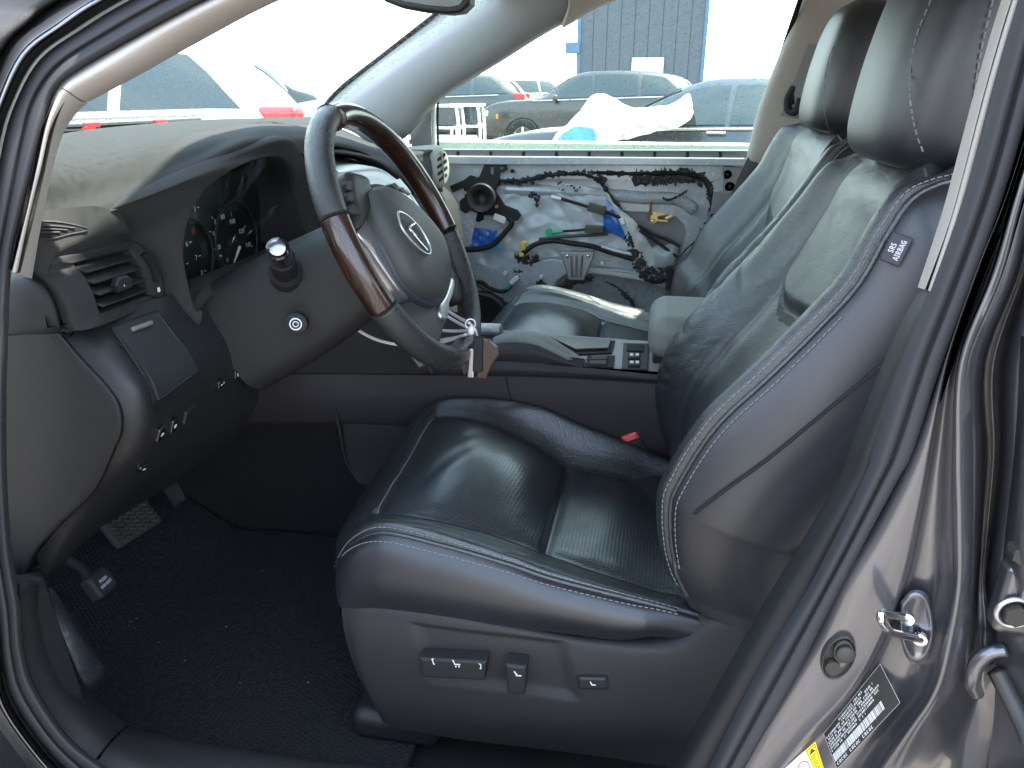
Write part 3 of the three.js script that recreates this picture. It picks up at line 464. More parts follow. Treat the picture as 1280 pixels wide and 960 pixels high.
  part('seam', [tube([[868, 642, -.742], [905, 614, -.7378], [960, 574, -.7368], [1040, 508, -.7375], [1112, 448, -.741], [1140, 424, -.744]].map((p) => T([p[0], p[1], p[2] + .0115])), .0018, { rad: 6, seg: 60 })], M.seam, backrest);
  stuff(part('stitching', [stitches(bl(2.22, .5, 11.4), (t) => bo(lerp(.5, 11.4, t), 2.22)), stitches(bl(1.86, 1, 6.5), (t) => bo(lerp(1, 6.5, t), 1.86)), stitches(bl(9.78, .5, 11.4), (t) => bo(lerp(.5, 11.4, t), 9.78))], M.thread, backrest));
  // ---- headrest
  const hx = .297 + (o.backShift || 0), rows = [], zH = -1.0, hy = [1.160, 1.163, 1.175, 1.20, 1.25, 1.30, 1.35, 1.385, 1.405, 1.412], sc = [.06, .55, .82, .95, 1.0, .99, .93, .78, .45, .05], lean = .16;
  hy.forEach((y, i) => {
    const r = [], cx = hx + (y - 1.16) * lean, a = .072 * sc[i], b = .132 * Math.min(1, .25 + .75 * sc[i]) * (sc[i] < .1 ? .2 : 1);
    for (let k = 0; k < 16; k++) { const t = k / 16 * Math.PI * 2, c = Math.cos(t), s = Math.sin(t), e = .72; r.push(V(cx + a * (c < 0 ? 1.05 : .95) * Math.sign(c) * Math.pow(Math.abs(c), e), y + .006 * c * -1, zH + b * Math.sign(s) * Math.pow(Math.abs(s), .62))); }
    rows.push(r);
  });
  const hn = net(TT(rows), true);
  const hb = (u, v) => { const g = (d) => -.0022 * Math.exp(-(d * d) / .02); const w = ((v % 16) + 16) % 16; return 0; };
  const headrest = part('headrest', [skin(TT(rows), { su: 6, sv: 5, closeV: true, disp: hb })], M.leatherSide, seat);
  const seams = (o.seams || []).map((l) => l.map((p) => { const uv = hit(hn, p[0], p[1]); const q = hn.ev(...uv); return q.z > ZC + dz ? q.add(V(0, 0, .0012)) : at(p[0], p[1], zH + dz + .133); }));
  stuff(part('stitching', seams.map((l) => stitches(l, V(-.1, .05, 1).normalize(), .006, .0032, .0010, .0004)), M.thread, headrest));
  for (const q of [[V(.33 + (o.backShift || 0), 1.08, -.95), V(.325 + (o.backShift || 0), 1.19, -.95)], [V(.33 + (o.backShift || 0), 1.08, -1.07), V(.325 + (o.backShift || 0), 1.19, -1.07)]]) part('headrest_post', tube(q.map(T), .007), M.chrome, headrest);
  // ---- side valance with switches, rails
  const val = [
    [V(-.31, .447, -.76), V(-.335, .48, -.748), V(-.352, .54, -.742), V(-.362, .60, -.744), V(-.362, .632, -.752), V(-.35, .645, -.77)],
    [[482, 905, -.745], [470, 870, -.735], [455, 810, -.73], [455, 775, -.735], [470, 758, -.742], [474, 752, -.765]],
    [[560, 922, -.745], [556, 880, -.732], [556, 820, -.728], [556, 785, -.732], [556, 768, -.74], [556, 758, -.765]],
    [[650, 933, -.745], [650, 890, -.732], [648, 830, -.728], [645, 800, -.732], [640, 783, -.74], [638, 772, -.765]],
    [[740, 944, -.745], [745, 900, -.733], [745, 850, -.73], [742, 815, -.732], [738, 800, -.74], [735, 787, -.765]],
    [[830, 958, -.745], [835, 905, -.735], [835, 855, -.731], [835, 822, -.732], [835, 806, -.74], [832, 790, -.76]],
    [[890, 970, -.745], [905, 905, -.735], [910, 850, -.731], [905, 800, -.735], [893, 780, -.74], [880, 766, -.755]],
    [[960, 970, -.745], [975, 905, -.735], [985, 850, -.731], [985, 790, -.735], [975, 768, -.74], [968, 758, -.755]],
    [[1060, 970, -.745], [1075, 905, -.735], [1085, 850, -.731], [1085, 790, -.735], [1080, 768, -.74], [1078, 758, -.755]]];
  // shallow dish round the seat switches
  const dish = (u, v, p) => { const q = p.clone().sub(V(dx, o.dy || 0, 0)); const d = Math.max(Math.abs((q.x + .158) + .25 * (q.y - .585)) / .098, Math.abs(q.y - .583) / .042); return -.006 * (1 - Math.min(1, Math.max(0, (d - .86) / .16))); };
  const shell = part('side_shell', S(val, { su: 16, sv: 12, t: .006, disp: o.switches ? dish : undefined, toward: mirror ? V(dx, .8, 2 * ZC + dz + 2) : undefined }), M.plastic, seat);
  const inner = part('seat_base', [rbox(.50, .12, .46, .03, T(V(-.09, .55, ZC)), 3)], M.deep, seat);
  for (const g of [rbox(.56, .025, .035, .004, T(V(-.04, .43, -.80))), rbox(.56, .025, .035, .004, T(V(-.04, .43, -1.22))), rbox(.56, .004, .012, .001, T(V(.02, .444, -.752)))]) part('rail', g, M.steelDark, seat);
  part('rail_cover', [rbox(.13, .05, .07, .02, T(V(-.31, .41, -.79)), 4)], M.plasticSmooth, seat);
  if (o.switches) {
    const sw = (px, py) => at(px, py, -.726);
    // cushion switch: long rocker
    const X = sw(612, 826).sub(sw(530, 824)).normalize(), Y = V(0, 1, 0).addScaledVector(X, -X.y).normalize(), Z = X.clone().cross(Y);
    const kn = (px, py, w, h, d, r) => rbox(w, h, d, r, basis(at(px, py, -.722), X, Y, Z), 4);
    const k1 = part('seat_switch', plate([[-.041, -.010], [.036, -.0115], [.042, .012], [-.038, .0145]], .016, basis(at(571, 825, -.732), X, Y, Z), { bevel: .003 }), M.plasticSmooth, shell, 'long horizontal seat adjuster switch');
    const k2 = part('recline_switch', plate([[-.0105, -.021], [.006, -.021], [.0125, .016], [-.007, .0185]], .018, basis(at(648, 834, -.732), X, Y, Z), { bevel: .003 }), M.plasticSmooth, shell, 'upright recline switch');
    const k3 = part('lumbar_switch', [rbox(.034, .017, .008, .003, basis(at(741, 852, -.727), X, Y, Z), 3)], M.plasticSmooth, shell, 'small lumbar switch in a dark frame');
    part('switch_bezel', [rbox(.039, .022, .006, .003, basis(at(741, 852, -.7295), X, Y, Z), 3)], M.deep, shell);
    const ic = (px, py, z, S) => S.map(([x, y, w, h, a]) => rbox(w, h, .0006, .0002, basis(at(px, py, z), X, Y, Z).multiply(M4(V(x, y, 0), [0, 0, a || 0])), 1));
    const seatIcon = [[-.0025, .001, .0016, .008, .25], [.0015, -.002, .007, .0018, 0], [-.001, -.0052, .0018, .0018, 0], [.003, -.0052, .0018, .0018, 0]];
    stuff(part('switch_symbols', [ic(570, 829, -.7122, seatIcon), ic(541, 827, -.7122, [[0, 0, .0013, .008, .15], [.001, .004, .0022, .0012, 0], [.001, -.004, .0022, .0012, 0]]), ic(601, 833, -.7122, [[0, 0, .0013, .007, -.1], [-.001, .0036, .002, .0012, 0], [-.001, -.0036, .002, .0012, 0]]), ic(647, 843, -.7105, [[-.002, .001, .0015, .008, .5], [.001, -.002, .007, .0015, 0]]), ic(741, 855, -.7225, [[-.002, .001, .0013, .005, .3], [.001, -.0015, .005, .0014, 0]])], M.white, shell));
  }
  if (o.tagLabel) {
    const c = document.createElement('canvas'); c.width = 128; c.height = 64; const x = c.getContext('2d'); x.fillStyle = '#3c3c44'; x.fillRect(0, 0, 128, 64); x.fillStyle = '#c8c8cc'; x.font = 'bold 26px sans-serif'; x.textAlign = 'center'; x.fillText('SRS', 64, 28); x.fillText('AIRBAG', 64, 54);
    const t = new THREE.CanvasTexture(c); t.colorSpace = THREE.SRGBColorSpace;
    const a = at(1104, 325, -.742), b = at(1121, 292, -.744), d = at(1114, 327, -.74); const X = b.clone().sub(a), w = X.length(); X.normalize(); const h = .017; let Z = V(-.1, .1, 1).normalize(); const Y = Z.clone().cross(X).normalize(); Z = X.clone().cross(Y);
    const g = new THREE.PlaneGeometry(w, h); g.applyMatrix4(basis(a.clone().lerp(b, .5).addScaledVector(Y, -h * .5 + .003).addScaledVector(Z, .0012), X, Y, Z)); g.userData = { uvDone: true };
    const bk = rbox(w + .002, h + .002, .0016, .0006, basis(a.clone().lerp(b, .5).addScaledVector(Y, -h * .5 + .003), X, Y, Z));
    const tg = part('airbag_tag', bk, M.plasticSmooth, backrest); part('tag_print', g, mat(col(1, 1, 1), .7, { map: t }), backrest);
  }
  return seat;
}
makeSeat('driver_seat', 'black leather driver seat nearest the camera with switches on its side', 0, false, 0, { switches: true, tagLabel: true, seams: [[[1172, -25], [1160, 8], [1146, 42], [1137, 90], [1138, 130], [1143, 160], [1153, 190]], [[1246, -25], [1236, 20], [1224, 75], [1217, 125], [1218, 175]]] });
makeSeat('passenger_seat', 'black leather passenger seat beyond the centre console, before the stripped door', -.74, true, .0, { switches: false, backShift: .062, seams: [[[1052, 40], [1040, 62], [1031, 100], [1030, 135], [1036, 165]]] });
// ---------------------------------------------------------------- dashboard
const onPl = (px, py, P, n) => { const d = ray(px, py); return camera.position.clone().addScaledVector(d, P.clone().sub(camera.position).dot(n) / d.dot(n)); };
// cushioned slab over an outline of points, raised along n
function pillow(poly, n, prof, o = {}) {
  const c = poly.reduce((s, p) => s.add(p), V(0, 0, 0)).divideScalar(poly.length);
  return skin(prof.map(([s, h]) => poly.map((p) => c.clone().lerp(p, s).addScaledVector(n, h))), { su: o.su || 4, sv: o.sv || 4, closeV: true, caps: true });
}
const quadNet = (tl, tr, bl, br, nu = 3, nv = 3, bulge = 0, dir = V(1, 0, 0)) => { const A = [tl, tr, bl, br].map(pt), R = []; for (let i = 0; i < nu; i++) { const r = []; for (let j = 0; j < nv; j++) { const u = i / (nu - 1), v = j / (nv - 1); r.push(A[0].clone().lerp(A[1], v).lerp(A[2].clone().lerp(A[3], v), u).addScaledVector(dir, bulge * 4 * Math.max(u * (1 - u), 0) * 1)); } R.push(r); } return R; };
const dash = thing('dashboard', 'dark grey dashboard behind the steering wheel with vents, drawer and instrument hood', 'dashboard', V(-.7, .9, -1.3));
{
  const X = (px, py, x) => atx(px, py, x);
  // top pad, driver's half
  part('top_pad', skin([
    [X(25, 183, -.76), X(90, 165, -.85), X(170, 157, -.92), X(255, 151, -.98), X(325, 149, -1.02), X(392, 147, -1.02)].map((p) => p.add(V(-.13, -.07, 0))),
    [X(25, 183, -.76), X(90, 165, -.85), X(170, 157, -.92), X(255, 151, -.98), X(325, 149, -1.02), X(392, 147, -1.02)],
    [[25, 215, -.70], [100, 200, -.80], [190, 178, -.93], [275, 163, -1.08], [335, 156, -1.25], [395, 158, -1.5]],
    [at(25, 255, -.685), at(100, 256, -.735), at(190, 230, -.832), at(262, 197, -.93), at(330, 171, -1.045), at(395, 172, -1.3)].map((p, i) => i && i < 5 ? p.add(V(-.012, .0015, 0)) : p),
    [at(25, 300, -.675), at(100, 256, -.735), at(190, 230, -.832), at(262, 197, -.93), at(330, 171, -1.045), at(392, 195, -1.25)].map((p, i) => i && i < 5 ? p.add(V(.0, -.016, 0)) : p)], { su: 6, sv: 6, t: .02, toward: V(-.8, 3, -1.2) }), M.dashTop, dash);
  // left end of the pad between windshield pillar and vent
  const pe = [[[25, 268, -.676], [60, 263, -.695], [95, 259, -.72], [120, 258, -.745], [150, 264, -.79]], [[28, 292, -.667], [60, 291, -.683], [95, 288, -.71], [125, 285, -.742], [162, 289, -.80]], [[30, 312, -.663], [50, 316, -.67], [80, 308, -.69], [118, 300, -.735], [162, 296, -.82]], [[32, 336, -.662], [57, 343, -.668], [69, 323, -.68], [113, 312, -.737], [162, 301, -.833]]];
  const PE = net(pe), onP = (px, py, h) => { const uv = hit(PE, px, py); return PE.ev(...uv).addScaledVector(PE.nr(...uv), h); };
  part('top_pad_end', skin(pe, { su: 6, sv: 6, t: .012 }), M.dashTop, dash);
  part('defroster_recess', skin([[onP(36, 281, .001), onP(60, 280, .001), onP(85, 282, .001), onP(102, 287, .001)], [onP(36, 288, .001), onP(60, 287, .001), onP(82, 287.5, .001), onP(100, 288, .001)], [onP(36, 295, .001), onP(58, 297, .001), onP(75, 294, .001), onP(96, 289, .001)]], { t: .002 }), M.deep, dash);
  for (let k = 0; k < 3; k++) part('defroster_slat', tube([onP(37, 284 + k * 3.6, .002), onP(62, 283 + k * 4, .002), onP(92 - k * 9, 285.5 + k * 2.6, .002)], .0011, { rad: 6 }), M.plastic, dash);
  part('grille_rim', tube([onP(36, 278, .0006), onP(70, 277.5, .0006), onP(110, 287, .0006), onP(85, 293.5, .0006), onP(62, 299, .0006), onP(36, 297, .0006)], .0012, { rad: 6 }), M.plastic, dash);
  // instrument hood: over the lip, down its rear face, into the recess
  const o = [[240, 416, -.88], [212, 379, -.866], [206, 350, -.867], [193, 320, -.859], [160, 295, -.832], [125, 263, -.768], [190, 233, -.825], [262, 199, -.925], [330, 173, -1.04], [360, 170, -1.13], [374, 188, -1.20], [385, 228, -1.225], [396, 270, -1.225], [404, 300, -1.21]];
  const inn = [[252, 390, -.885], [242, 385, -.88], [232, 345, -.878], [228, 308, -.878], [236, 268, -.888], [255, 235, -.908], [292, 210, -.955], [328, 196, -1.03], [350, 196, -1.10], [364, 209, -1.165], [371, 233, -1.2], [378, 255, -1.205], [387, 282, -1.2], [393, 305, -1.19]];
  const hood = [
    o.map((p, i) => { const q = at(...p); return i < 5 ? q.add(V(-.03, -.014, -.01)) : i < 10 ? q.add(V(-.045, -.022, .0)) : q.add(V(-.05, .0, -.02)); }),
    o.map((p, i) => { const q = at(...p); return i < 5 ? q.add(V(-.008, -.002, -.002)) : i < 10 ? q.add(V(-.014, -.002, .0)) : q.add(V(-.008, .0, -.004)); }),
    o.map((p, i) => { const q = at(...p); return i < 5 ? q : q.add(V(.004, -.006, 0)); }),
    o.map((p, i) => at(...p).lerp(at(...inn[i]), .5).add(V(.006, 0, .002))),
    inn.map((p) => at(...p).add(V(.001, 0, 0))), inn.map((p) => { const q = at(...p); return q.add(V(-.006, 0, 0)).lerp(V(-.60, 1.05, -1.02), .03); }),
    inn.map((p) => at(...p).add(V(-.012, 0, 0)).lerp(V(-.60, 1.05, -1.02), .035))];
  part('cluster_wall', skin([hood[5], inn.map((p) => at(...p).add(V(-.016, 0, 0)).lerp(V(-.60, 1.05, -1.02), .04)), inn.map((p) => { const q = at(...p); q.x -= .10; return q.lerp(V(q.x, 1.04, -1.02), .08); })], { su: 4, sv: 6, t: .003, toward: V(.3, 1.05, -1.02) }), M.black, dash);
  part('instrument_hood', skin(hood, { su: 6, sv: 6, t: .003, toward: V(.3, 1.1, -1.0) }), M.dashTop, dash);
  part('lower_centre_panel', skin([[[290, 395, -1.235], [360, 390, -1.235], [440, 385, -1.235], [520, 380, -1.24], [590, 395, -1.26]], [[280, 430, -1.24], [360, 430, -1.24], [440, 430, -1.24], [520, 430, -1.245], [590, 430, -1.265]], [[260, 480, -1.258], [360, 480, -1.258], [440, 480, -1.258], [520, 480, -1.258], [560, 480, -1.27]]], { su: 4, sv: 4, t: .02 }), M.plastic, dash);
  // instrument dials on a plane inside the recess
  const gx = -.655, D = (px, py) => X(px, py, gx);
  part('instrument_panel', rbox(.02, .22, .46, .01, V(gx - .012, 1.035, -1.05)), M.deep, dash);
  const cv = document.createElement('canvas'); cv.width = 1024; cv.height = 512; const c = cv.getContext('2d'); c.fillStyle = '#07080c'; c.fillRect(0, 0, 1024, 512);
  const z0 = -.83, z1 = -1.28, y0 = 1.143, y1 = .927, uv = (p) => [(p.z - z0) / (z1 - z0) * 1024, (y0 - p.y) / (y0 - y1) * 512];
  const word = (s, px, py, h, colr = '#d4d8de') => { const [x, y] = uv(D(px, py)); c.fillStyle = colr; c.font = `bold ${h}px sans-serif`; c.textAlign = 'center'; c.textBaseline = 'middle'; c.fillText(s, x, y); return [x, y]; };
  const cc = uv(D(293, 300));
  const nums = [['0', 284, 325], ['20', 273, 309], ['40', 268, 291.5], ['60', 270, 277], ['80', 278, 271], ['100', 290, 277], ['120', 301.5, 289], ['140', 310, 306], ['160', 324, 304]];
  c.strokeStyle = '#1c2a4a'; c.lineWidth = 5; c.beginPath(); c.arc(cc[0], cc[1], 118, 0, 7); c.stroke();
  c.strokeStyle = '#2a2e36'; c.lineWidth = 2; c.beginPath(); c.arc(cc[0], cc[1], 52, 0, 7); c.stroke();
  for (const [s, a, b] of nums.slice(0, 8)) { const q = word(s, a, b, 24), dx = q[0] - cc[0], dy = q[1] - cc[1], l = Math.hypot(dx, dy); c.strokeStyle = '#b8bcc4'; c.lineWidth = 4; c.beginPath(); c.moveTo(q[0] + dx / l * 20, q[1] + dy / l * 20); c.lineTo(q[0] + dx / l * 36, q[1] + dy / l * 36); c.stroke(); }
  for (const [s, a, b] of [['5', 229, 332], ['6', 233, 305], ['7', 245, 322], ['8', 252, 341], ['3', 243, 261]]) { const q = word(s, a, b, 24); c.fillRect(q[0] + 14, q[1] - 4, 14, 4); }
  { const q = uv(D(241, 289)); c.fillStyle = '#7a2a1a'; c.fillRect(q[0] - 9, q[1] - 12, 20, 22); const r = uv(D(241, 273)); c.fillStyle = '#3a4048'; c.fillRect(r[0] - 24, r[1] - 20, 52, 38); const s = uv(D(256, 312)); c.fillStyle = '#2b3440'; c.fillRect(s[0] - 20, s[1] - 26, 34, 50); }
  const gt = new THREE.CanvasTexture(cv); gt.colorSpace = THREE.SRGBColorSpace;
  const pg = new THREE.PlaneGeometry(z0 - z1, y0 - y1); pg.rotateY(Math.PI / 2); pg.translate(gx + .0005, (y0 + y1) / 2, (z0 + z1) / 2); pg.userData = { uvDone: true };
  part('dial_print', pg, mat(col(1, 1, 1), .45, { map: gt }), dash);
  part('needle', tube([D(288, 329).add(V(.006, 0, 0)), D(295.5, 308).add(V(.006, 0, 0))], (t) => .0008 + .0018 * t, { rad: 6, seg: 8 }), M.white, dash);
  const ring = (px, py, r) => { const g = new THREE.TorusGeometry(r, .0018, 6, 48); g.rotateY(Math.PI / 2); const p = D(px, py); g.translate(gx + .005, p.y, p.z); return g; };
  part('dial_ring', ring(293, 300, .062), M.plasticSmooth, dash); part('dial_ring', ring(238, 318, .05), M.plasticSmooth, dash); part('dial_ring', ring(345, 285, .05), M.plasticSmooth, dash);
  part('cluster_lens', skin([inn.slice(1, 12).map((p, i) => at(...p).add(V(-.02, .005, 0))), inn.slice(1, 12).map(() => V(-.60, 1.02, -1.02))].map((r, k) => r.map((p) => k ? p.clone().add(V(-.02, 0, 0)) : p)), { t: 0 }), M.glass, dash);
  part('recess_floor', skin([[[247, 386, -.89], [264, 368, -.92], [300, 348, -.985], [345, 325, -1.06], [386, 298, -1.165]], [[240, 360, -.90], [262, 345, -.93], [300, 330, -.99], [345, 312, -1.07], [383, 290, -1.17]].map((p) => at(...p).add(V(-.04, -.01, 0)))], { su: 4, sv: 5, t: .004 }), M.dashTop, dash);
  // side vent by the door
  const vf = [[57, 342, -.67, 92, 331, -.702], [68, 322, -.68, 93, 328.5, -.702], [112, 311, -.735, 126, 320, -.76], [158, 300, -.828, 158, 312.5, -.82], [178, 306, -.85, 162, 313.5, -.822], [195, 322, -.86, 173, 330, -.826], [205, 350, -.866, 182, 352, -.829], [206, 373, -.864, 184, 367, -.83], [198, 379, -.852, 182, 369.5, -.828], [155, 397, -.755, 152, 382, -.757], [113, 412, -.674, 127, 392, -.704], [93, 409, -.667, 123.5, 389, -.702], [86, 385, -.666, 116, 366, -.701], [74, 361, -.667, 105, 346, -.701]];
  part('vent_frame', skin([vf.map((a) => at(a[0], a[1], a[2]).add(V(-.03, -.002, -.008))), vf.map((a) => at(a[0], a[1], a[2]).add(V(-.004, 0, 0))), vf.map((a) => at(lerp(a[0], a[3], .2), lerp(a[1], a[4], .2), lerp(a[2], a[5], .2)).add(V(.003, 0, .002))), vf.map((a) => at(lerp(a[0], a[3], .75), lerp(a[1], a[4], .75), lerp(a[2], a[5], .75)).add(V(.002, 0, .001))), vf.map((a) => at(a[3], a[4], a[5])), vf.map((a) => at(a[3], a[4], a[5]).add(V(-.006, 0, 0))), vf.map((a) => at(a[3], a[4], a[5]).add(V(-.045, 0, 0)))], { su: 5, sv: 6, closeV: true }), M.dashTop, dash);
  part('vent_duct', skin([[[88, 330, -.70], [159, 312, -.83]], [[106, 358, -.70], [176, 342, -.83]], [[124, 394, -.70], [186, 372, -.83]]].map((r) => r.map((p) => at(...p).add(V(-.045, 0, 0)))), { t: .004 }), M.deep, dash);
  for (let k = 0; k < 5; k++) part('vent_vane', rbox(.03, .07, .0016, .0005, M4(at(104 + k * 11, 345 + 1.5 - k * 2, -.715 - k * .02).add(V(-.035, -.008, -.008)), [0, .25, -.35])), M.plastic, dash);
  for (const [a, b] of [[[103, 338, -.703], [163, 321, -.822]], [[112.5, 351.5, -.703], [173, 333, -.825]], [[120, 366, -.703], [178.5, 347.5, -.827]], [[124, 380.5, -.703], [181, 360.5, -.828]]]) {
    const A = at(...a), B = at(...b), m = A.clone().lerp(B, .5), d = B.clone().sub(A), L = d.length(); d.normalize(); const up = V(.35, 1, 0).normalize(), z = d.clone().cross(up).normalize();
    part('vent_louvre', rbox(L * .99, .0028, .017, .0012, basis(m.add(V(-.004, 0, 0)), d, z.clone().cross(d), z)), M.plastic, dash);
  }
  part('vent_tab', [plate([[-.022, 0], [-.012, .007], [.012, .007], [.022, .002], [.02, -.005], [-.018, -.006]], .008, basis(at(150, 354, -.755).add(V(.001, 0, .002)), at(178, 347, -.82).sub(at(124, 363, -.70)).normalize(), V(0, 1, 0), V(.9, .1, .3).normalize()), { bevel: .002 })], M.plasticSmooth, dash);
  part('vent_tab_mark', rbox(.006, .0025, .002, .0008, at(153.5, 357, -.747)), M.chrome, dash);
  part('vent_wheel', [tube([at(176, 316, -.838), at(184, 325, -.842), at(190, 337, -.845), at(192, 350, -.846)].map((p) => p.add(V(.007, 0, .004))), .0042, { prof: [[1, .5], [.3, 1], [-.6, .8], [-1, 0], [-.6, -.8], [.3, -1]] })], M.deep, dash);
  for (const [a, b, s] of [[172, 312.5, .006], [194.5, 360.5, .006]]) part('vent_mark', rbox(.0012, s, s * .8, .0005, at(a, b, -.848).add(V(.008, 0, .005))), M.white, dash);
  // end covers beside the door
  part('end_cover', skin([[[8, 345, -.665], [26, 342, -.667], [42, 344, -.668], [60, 357, -.668], [72, 378, -.668], [79, 408, -.668]].map((p) => at(...p).add(V(-.01, 0, -.012))), [[6, 352, -.658], [24, 350, -.659], [40, 352, -.66], [56, 364, -.66], [68, 383, -.66], [75, 408, -.66]], [[5, 385, -.654], [22, 385, -.654], [35, 386, -.655], [48, 390, -.656], [60, 396, -.657], [73, 410, -.658]], [[4, 418, -.656], [20, 418, -.656], [33, 418, -.656], [46, 417, -.656], [60, 416, -.657], [76, 414, -.66]]], { su: 6, sv: 5, t: .012 }), M.panelDark, dash);
  part('end_cover_rim', skin([[[62, 357, -.672], [74, 378, -.672], [81, 409, -.672], [82, 416, -.67]], [[72, 354, -.680], [86, 378, -.678], [95, 405, -.676], [97, 413, -.676]]], { su: 4, sv: 5, t: .012 }), M.plastic, dash);
  const rows = [[6, 420, 76, 417], [6, 452, 103, 449], [6, 490, 134, 482], [6, 530, 150, 507], [6, 575, 153, 536], [7, 610, 144, 561], [9, 655, 118, 614], [11, 695, 74, 658], [15, 725, 44, 694], [20, 752, 28, 746]];
  part('end_panel', skin(rows.map(([a, b, x, y]) => [[a, b, -.652], [lerp(a, x, .35), lerp(b, y, .35), -.65], [lerp(a, x, .7), lerp(b, y, .7), -.65], [lerp(a, x, .93), lerp(b, y, .93), -.652], [x, y, -.657], [x + 2, y, -.672]]), { su: 6, sv: 5, t: .01 }), M.panelDark, dash);
  // lower panel: turns from the door side to the driver
  const low = [
    [[76, 415, -.68], [107, 411, -.70], [135, 400, -.735], [200, 372, -.84], [250, 362, -.92], [305, 350, -1.0]],
    [[104, 449, -.676], [140, 444, -.694], [165, 430, -.735], [222, 405, -.84], [265, 395, -.92], [312, 385, -1.0]],
    [[135, 482, -.672], [174, 481, -.69], [194, 470, -.735], [248, 440, -.84], [285, 430, -.92], [322, 425, -1.0]],
    [[151, 507, -.67], [184, 507, -.69], [206, 505, -.735], [256, 475, -.84], [292, 465, -.92], [326, 460, -1.0]],
    [[154, 536, -.668], [184, 537, -.69], [206, 538, -.735], [250, 520, -.84], [287, 505, -.92], [322, 500, -1.0]],
    [[145, 561, -.666], [172, 568, -.688], [190, 575, -.735], [232, 560, -.84], [272, 540, -.92], [312, 522, -1.0]],
    [[119, 614, -.664], [132, 614, -.684], [146, 622, -.735], [180, 605, -.84], [235, 580, -.92], [285, 555, -1.0]],
    [[75, 658, -.66], [93, 667, -.678], [108, 672, -.735], [150, 640, -.86], [215, 605, -.95], [270, 570, -1.05]],
    [[45, 694, -.66], [57, 724, -.67], [70, 715, -.735], [110, 670, -.88], [190, 620, -.98], [250, 580, -1.08]]];
  const LN = net(low), lo = (u, v, h = 0) => LN.ev(u, v).addScaledVector(LN.nr(u, v, V(.3, 1.1, -.5)), h);
  part('lower_panel', skin(low, { su: 6, sv: 6, t: .008, toward: V(.3, 1.1, -.5) }), M.plasticSmooth, dash);
  const onLow = (px, py, h = 0) => { const [u, v] = hit(LN, px, py); return lo(u, v, h); };
  const patch = (c, h, n = 5) => { const q = c.map((p) => hit(LN, ...p)), R = []; for (let i = 0; i < n; i++) { const r = []; for (let k = 0; k < n; k++) { const a = i / (n - 1), b = k / (n - 1), uv = [0, 1].map((w) => lerp(lerp(q[0][w], q[1][w], b), lerp(q[2][w], q[3][w], b), a)); r.push(lo(uv[0], uv[1], h)); } R.push(r); } return R; };
  part('drawer_gap', skin(patch([[133, 411], [195, 388], [191, 506], [248, 466]], .0015), { su: 4, sv: 4, t: .003, toward: V(.3, 1.1, -.5) }), M.deep, dash);
  const dr = part('drawer', skin(patch([[137, 413], [193, 392], [194, 500], [243, 464]], .0045), { su: 4, sv: 4, t: .005, toward: V(.3, 1.1, -.5) }), M.drawerMat, dash, 'square drawer lid with a slot handle');
  part('drawer_edge', tube([[137, 413], [193, 392], [220, 428], [243, 464], [194, 500], [166, 456]].map((p) => onLow(...p, .0045)).reduce((a, p, i, l) => a.concat([p.clone().lerp(l[(i + 5) % 6], .04), p, p.clone().lerp(l[(i + 1) % 6], .04)]), []), .0012, { closed: true, seg: 120, rad: 6 }), M.plastic, dr);
  part('drawer_handle', tube([onLow(161, 416.5, .007), onLow(184, 407.5, .007)], .0032, { rad: 8 }), M.padGrey, dr);
  const sw = (px, py, w, h, sym) => { const uv = hit(LN, px, py), p = lo(...uv, .002), n = LN.nr(...uv, V(.3, 1.1, -.5)), m = frame(p, n); const s = part('switch', rbox(w, h, .008, .0025, m, 3), M.gloss, dash); stuff(part('switch_symbol', sym.map(([x, y, a, b]) => rbox(a, b, .0006, .0002, m.clone().multiply(M4(V(x, y, .0043))), 1)), M.white, s)); };
  const car = [[0, 0, .006, .0012], [0, .0018, .0035, .001], [-.002, -.001, .0012, .001], [.002, -.001, .0012, .001]], pump = [[-.001, 0, .003, .0045], [.0016, .0006, .001, .003]];
  sw(197, 541, .015, .018, car); sw(213.5, 530.5, .013, .018, pump); sw(176, 582, .014, .010, [[0, 0, .004, .0014]]); sw(273, 479, .016, .012, [[-.002, 0, .005, .0014], [.004, .001, .002, .0014]]); sw(293, 467, .013, .013, [[0, 0, .0045, .005]]);
  part('switch_blank', rbox(.03, .02, .006, .003, frame(onLow(236, 517, .0005), LN.nr(...hit(LN, 236, 517), V(.3, 1.1, -.5))), 3), M.plasticSmooth, dash);
  // underside and firewall carpet
  part('knee_underside', skin([[V(-.72, .80, -.67), V(-.70, .80, -.95), V(-.68, .78, -1.25)], [V(-.9, .84, -.67), V(-.9, .84, -.95), V(-.9, .84, -1.25)], [V(-1.06, .9, -.67), V(-1.06, .9, -.95), V(-1.06, .9, -1.25)]], { t: .02 }), M.deep, dash);
  // steering column shroud
  const ax = V(-.896, -.444, 0), upv = V(-.444, .896, 0), C0 = V(-.341, 1.056, -1.009), sh = [];
  for (const [t, hw, top, bot] of [[.05, .062, .05, .06], [.07, .078, .06, .078], [.13, .086, .064, .092], [.20, .09, .066, .102], [.29, .093, .066, .11]]) { const c = C0.clone().addScaledVector(ax, t), r = []; for (let k = 0; k < 14; k++) { const a = k / 14 * 6.2832, cs = Math.cos(a), sn = Math.sin(a), e = .55; const X1 = hw * Math.sign(cs) * Math.pow(Math.abs(cs), e), Y1 = (sn > 0 ? top : bot) * Math.sign(sn) * Math.pow(Math.abs(sn), e); r.push(c.clone().addScaledVector(upv, Y1).add(V(0, 0, X1))); } sh.push(r); }
  const shroud = part('column_shroud', skin(sh, { su: 5, sv: 4, closeV: true, caps: true }), M.plastic, dash);
  const st0 = at(357, 342, -.925), st1 = at(352, 322, -.86), st2 = at(347, 311, -.825);
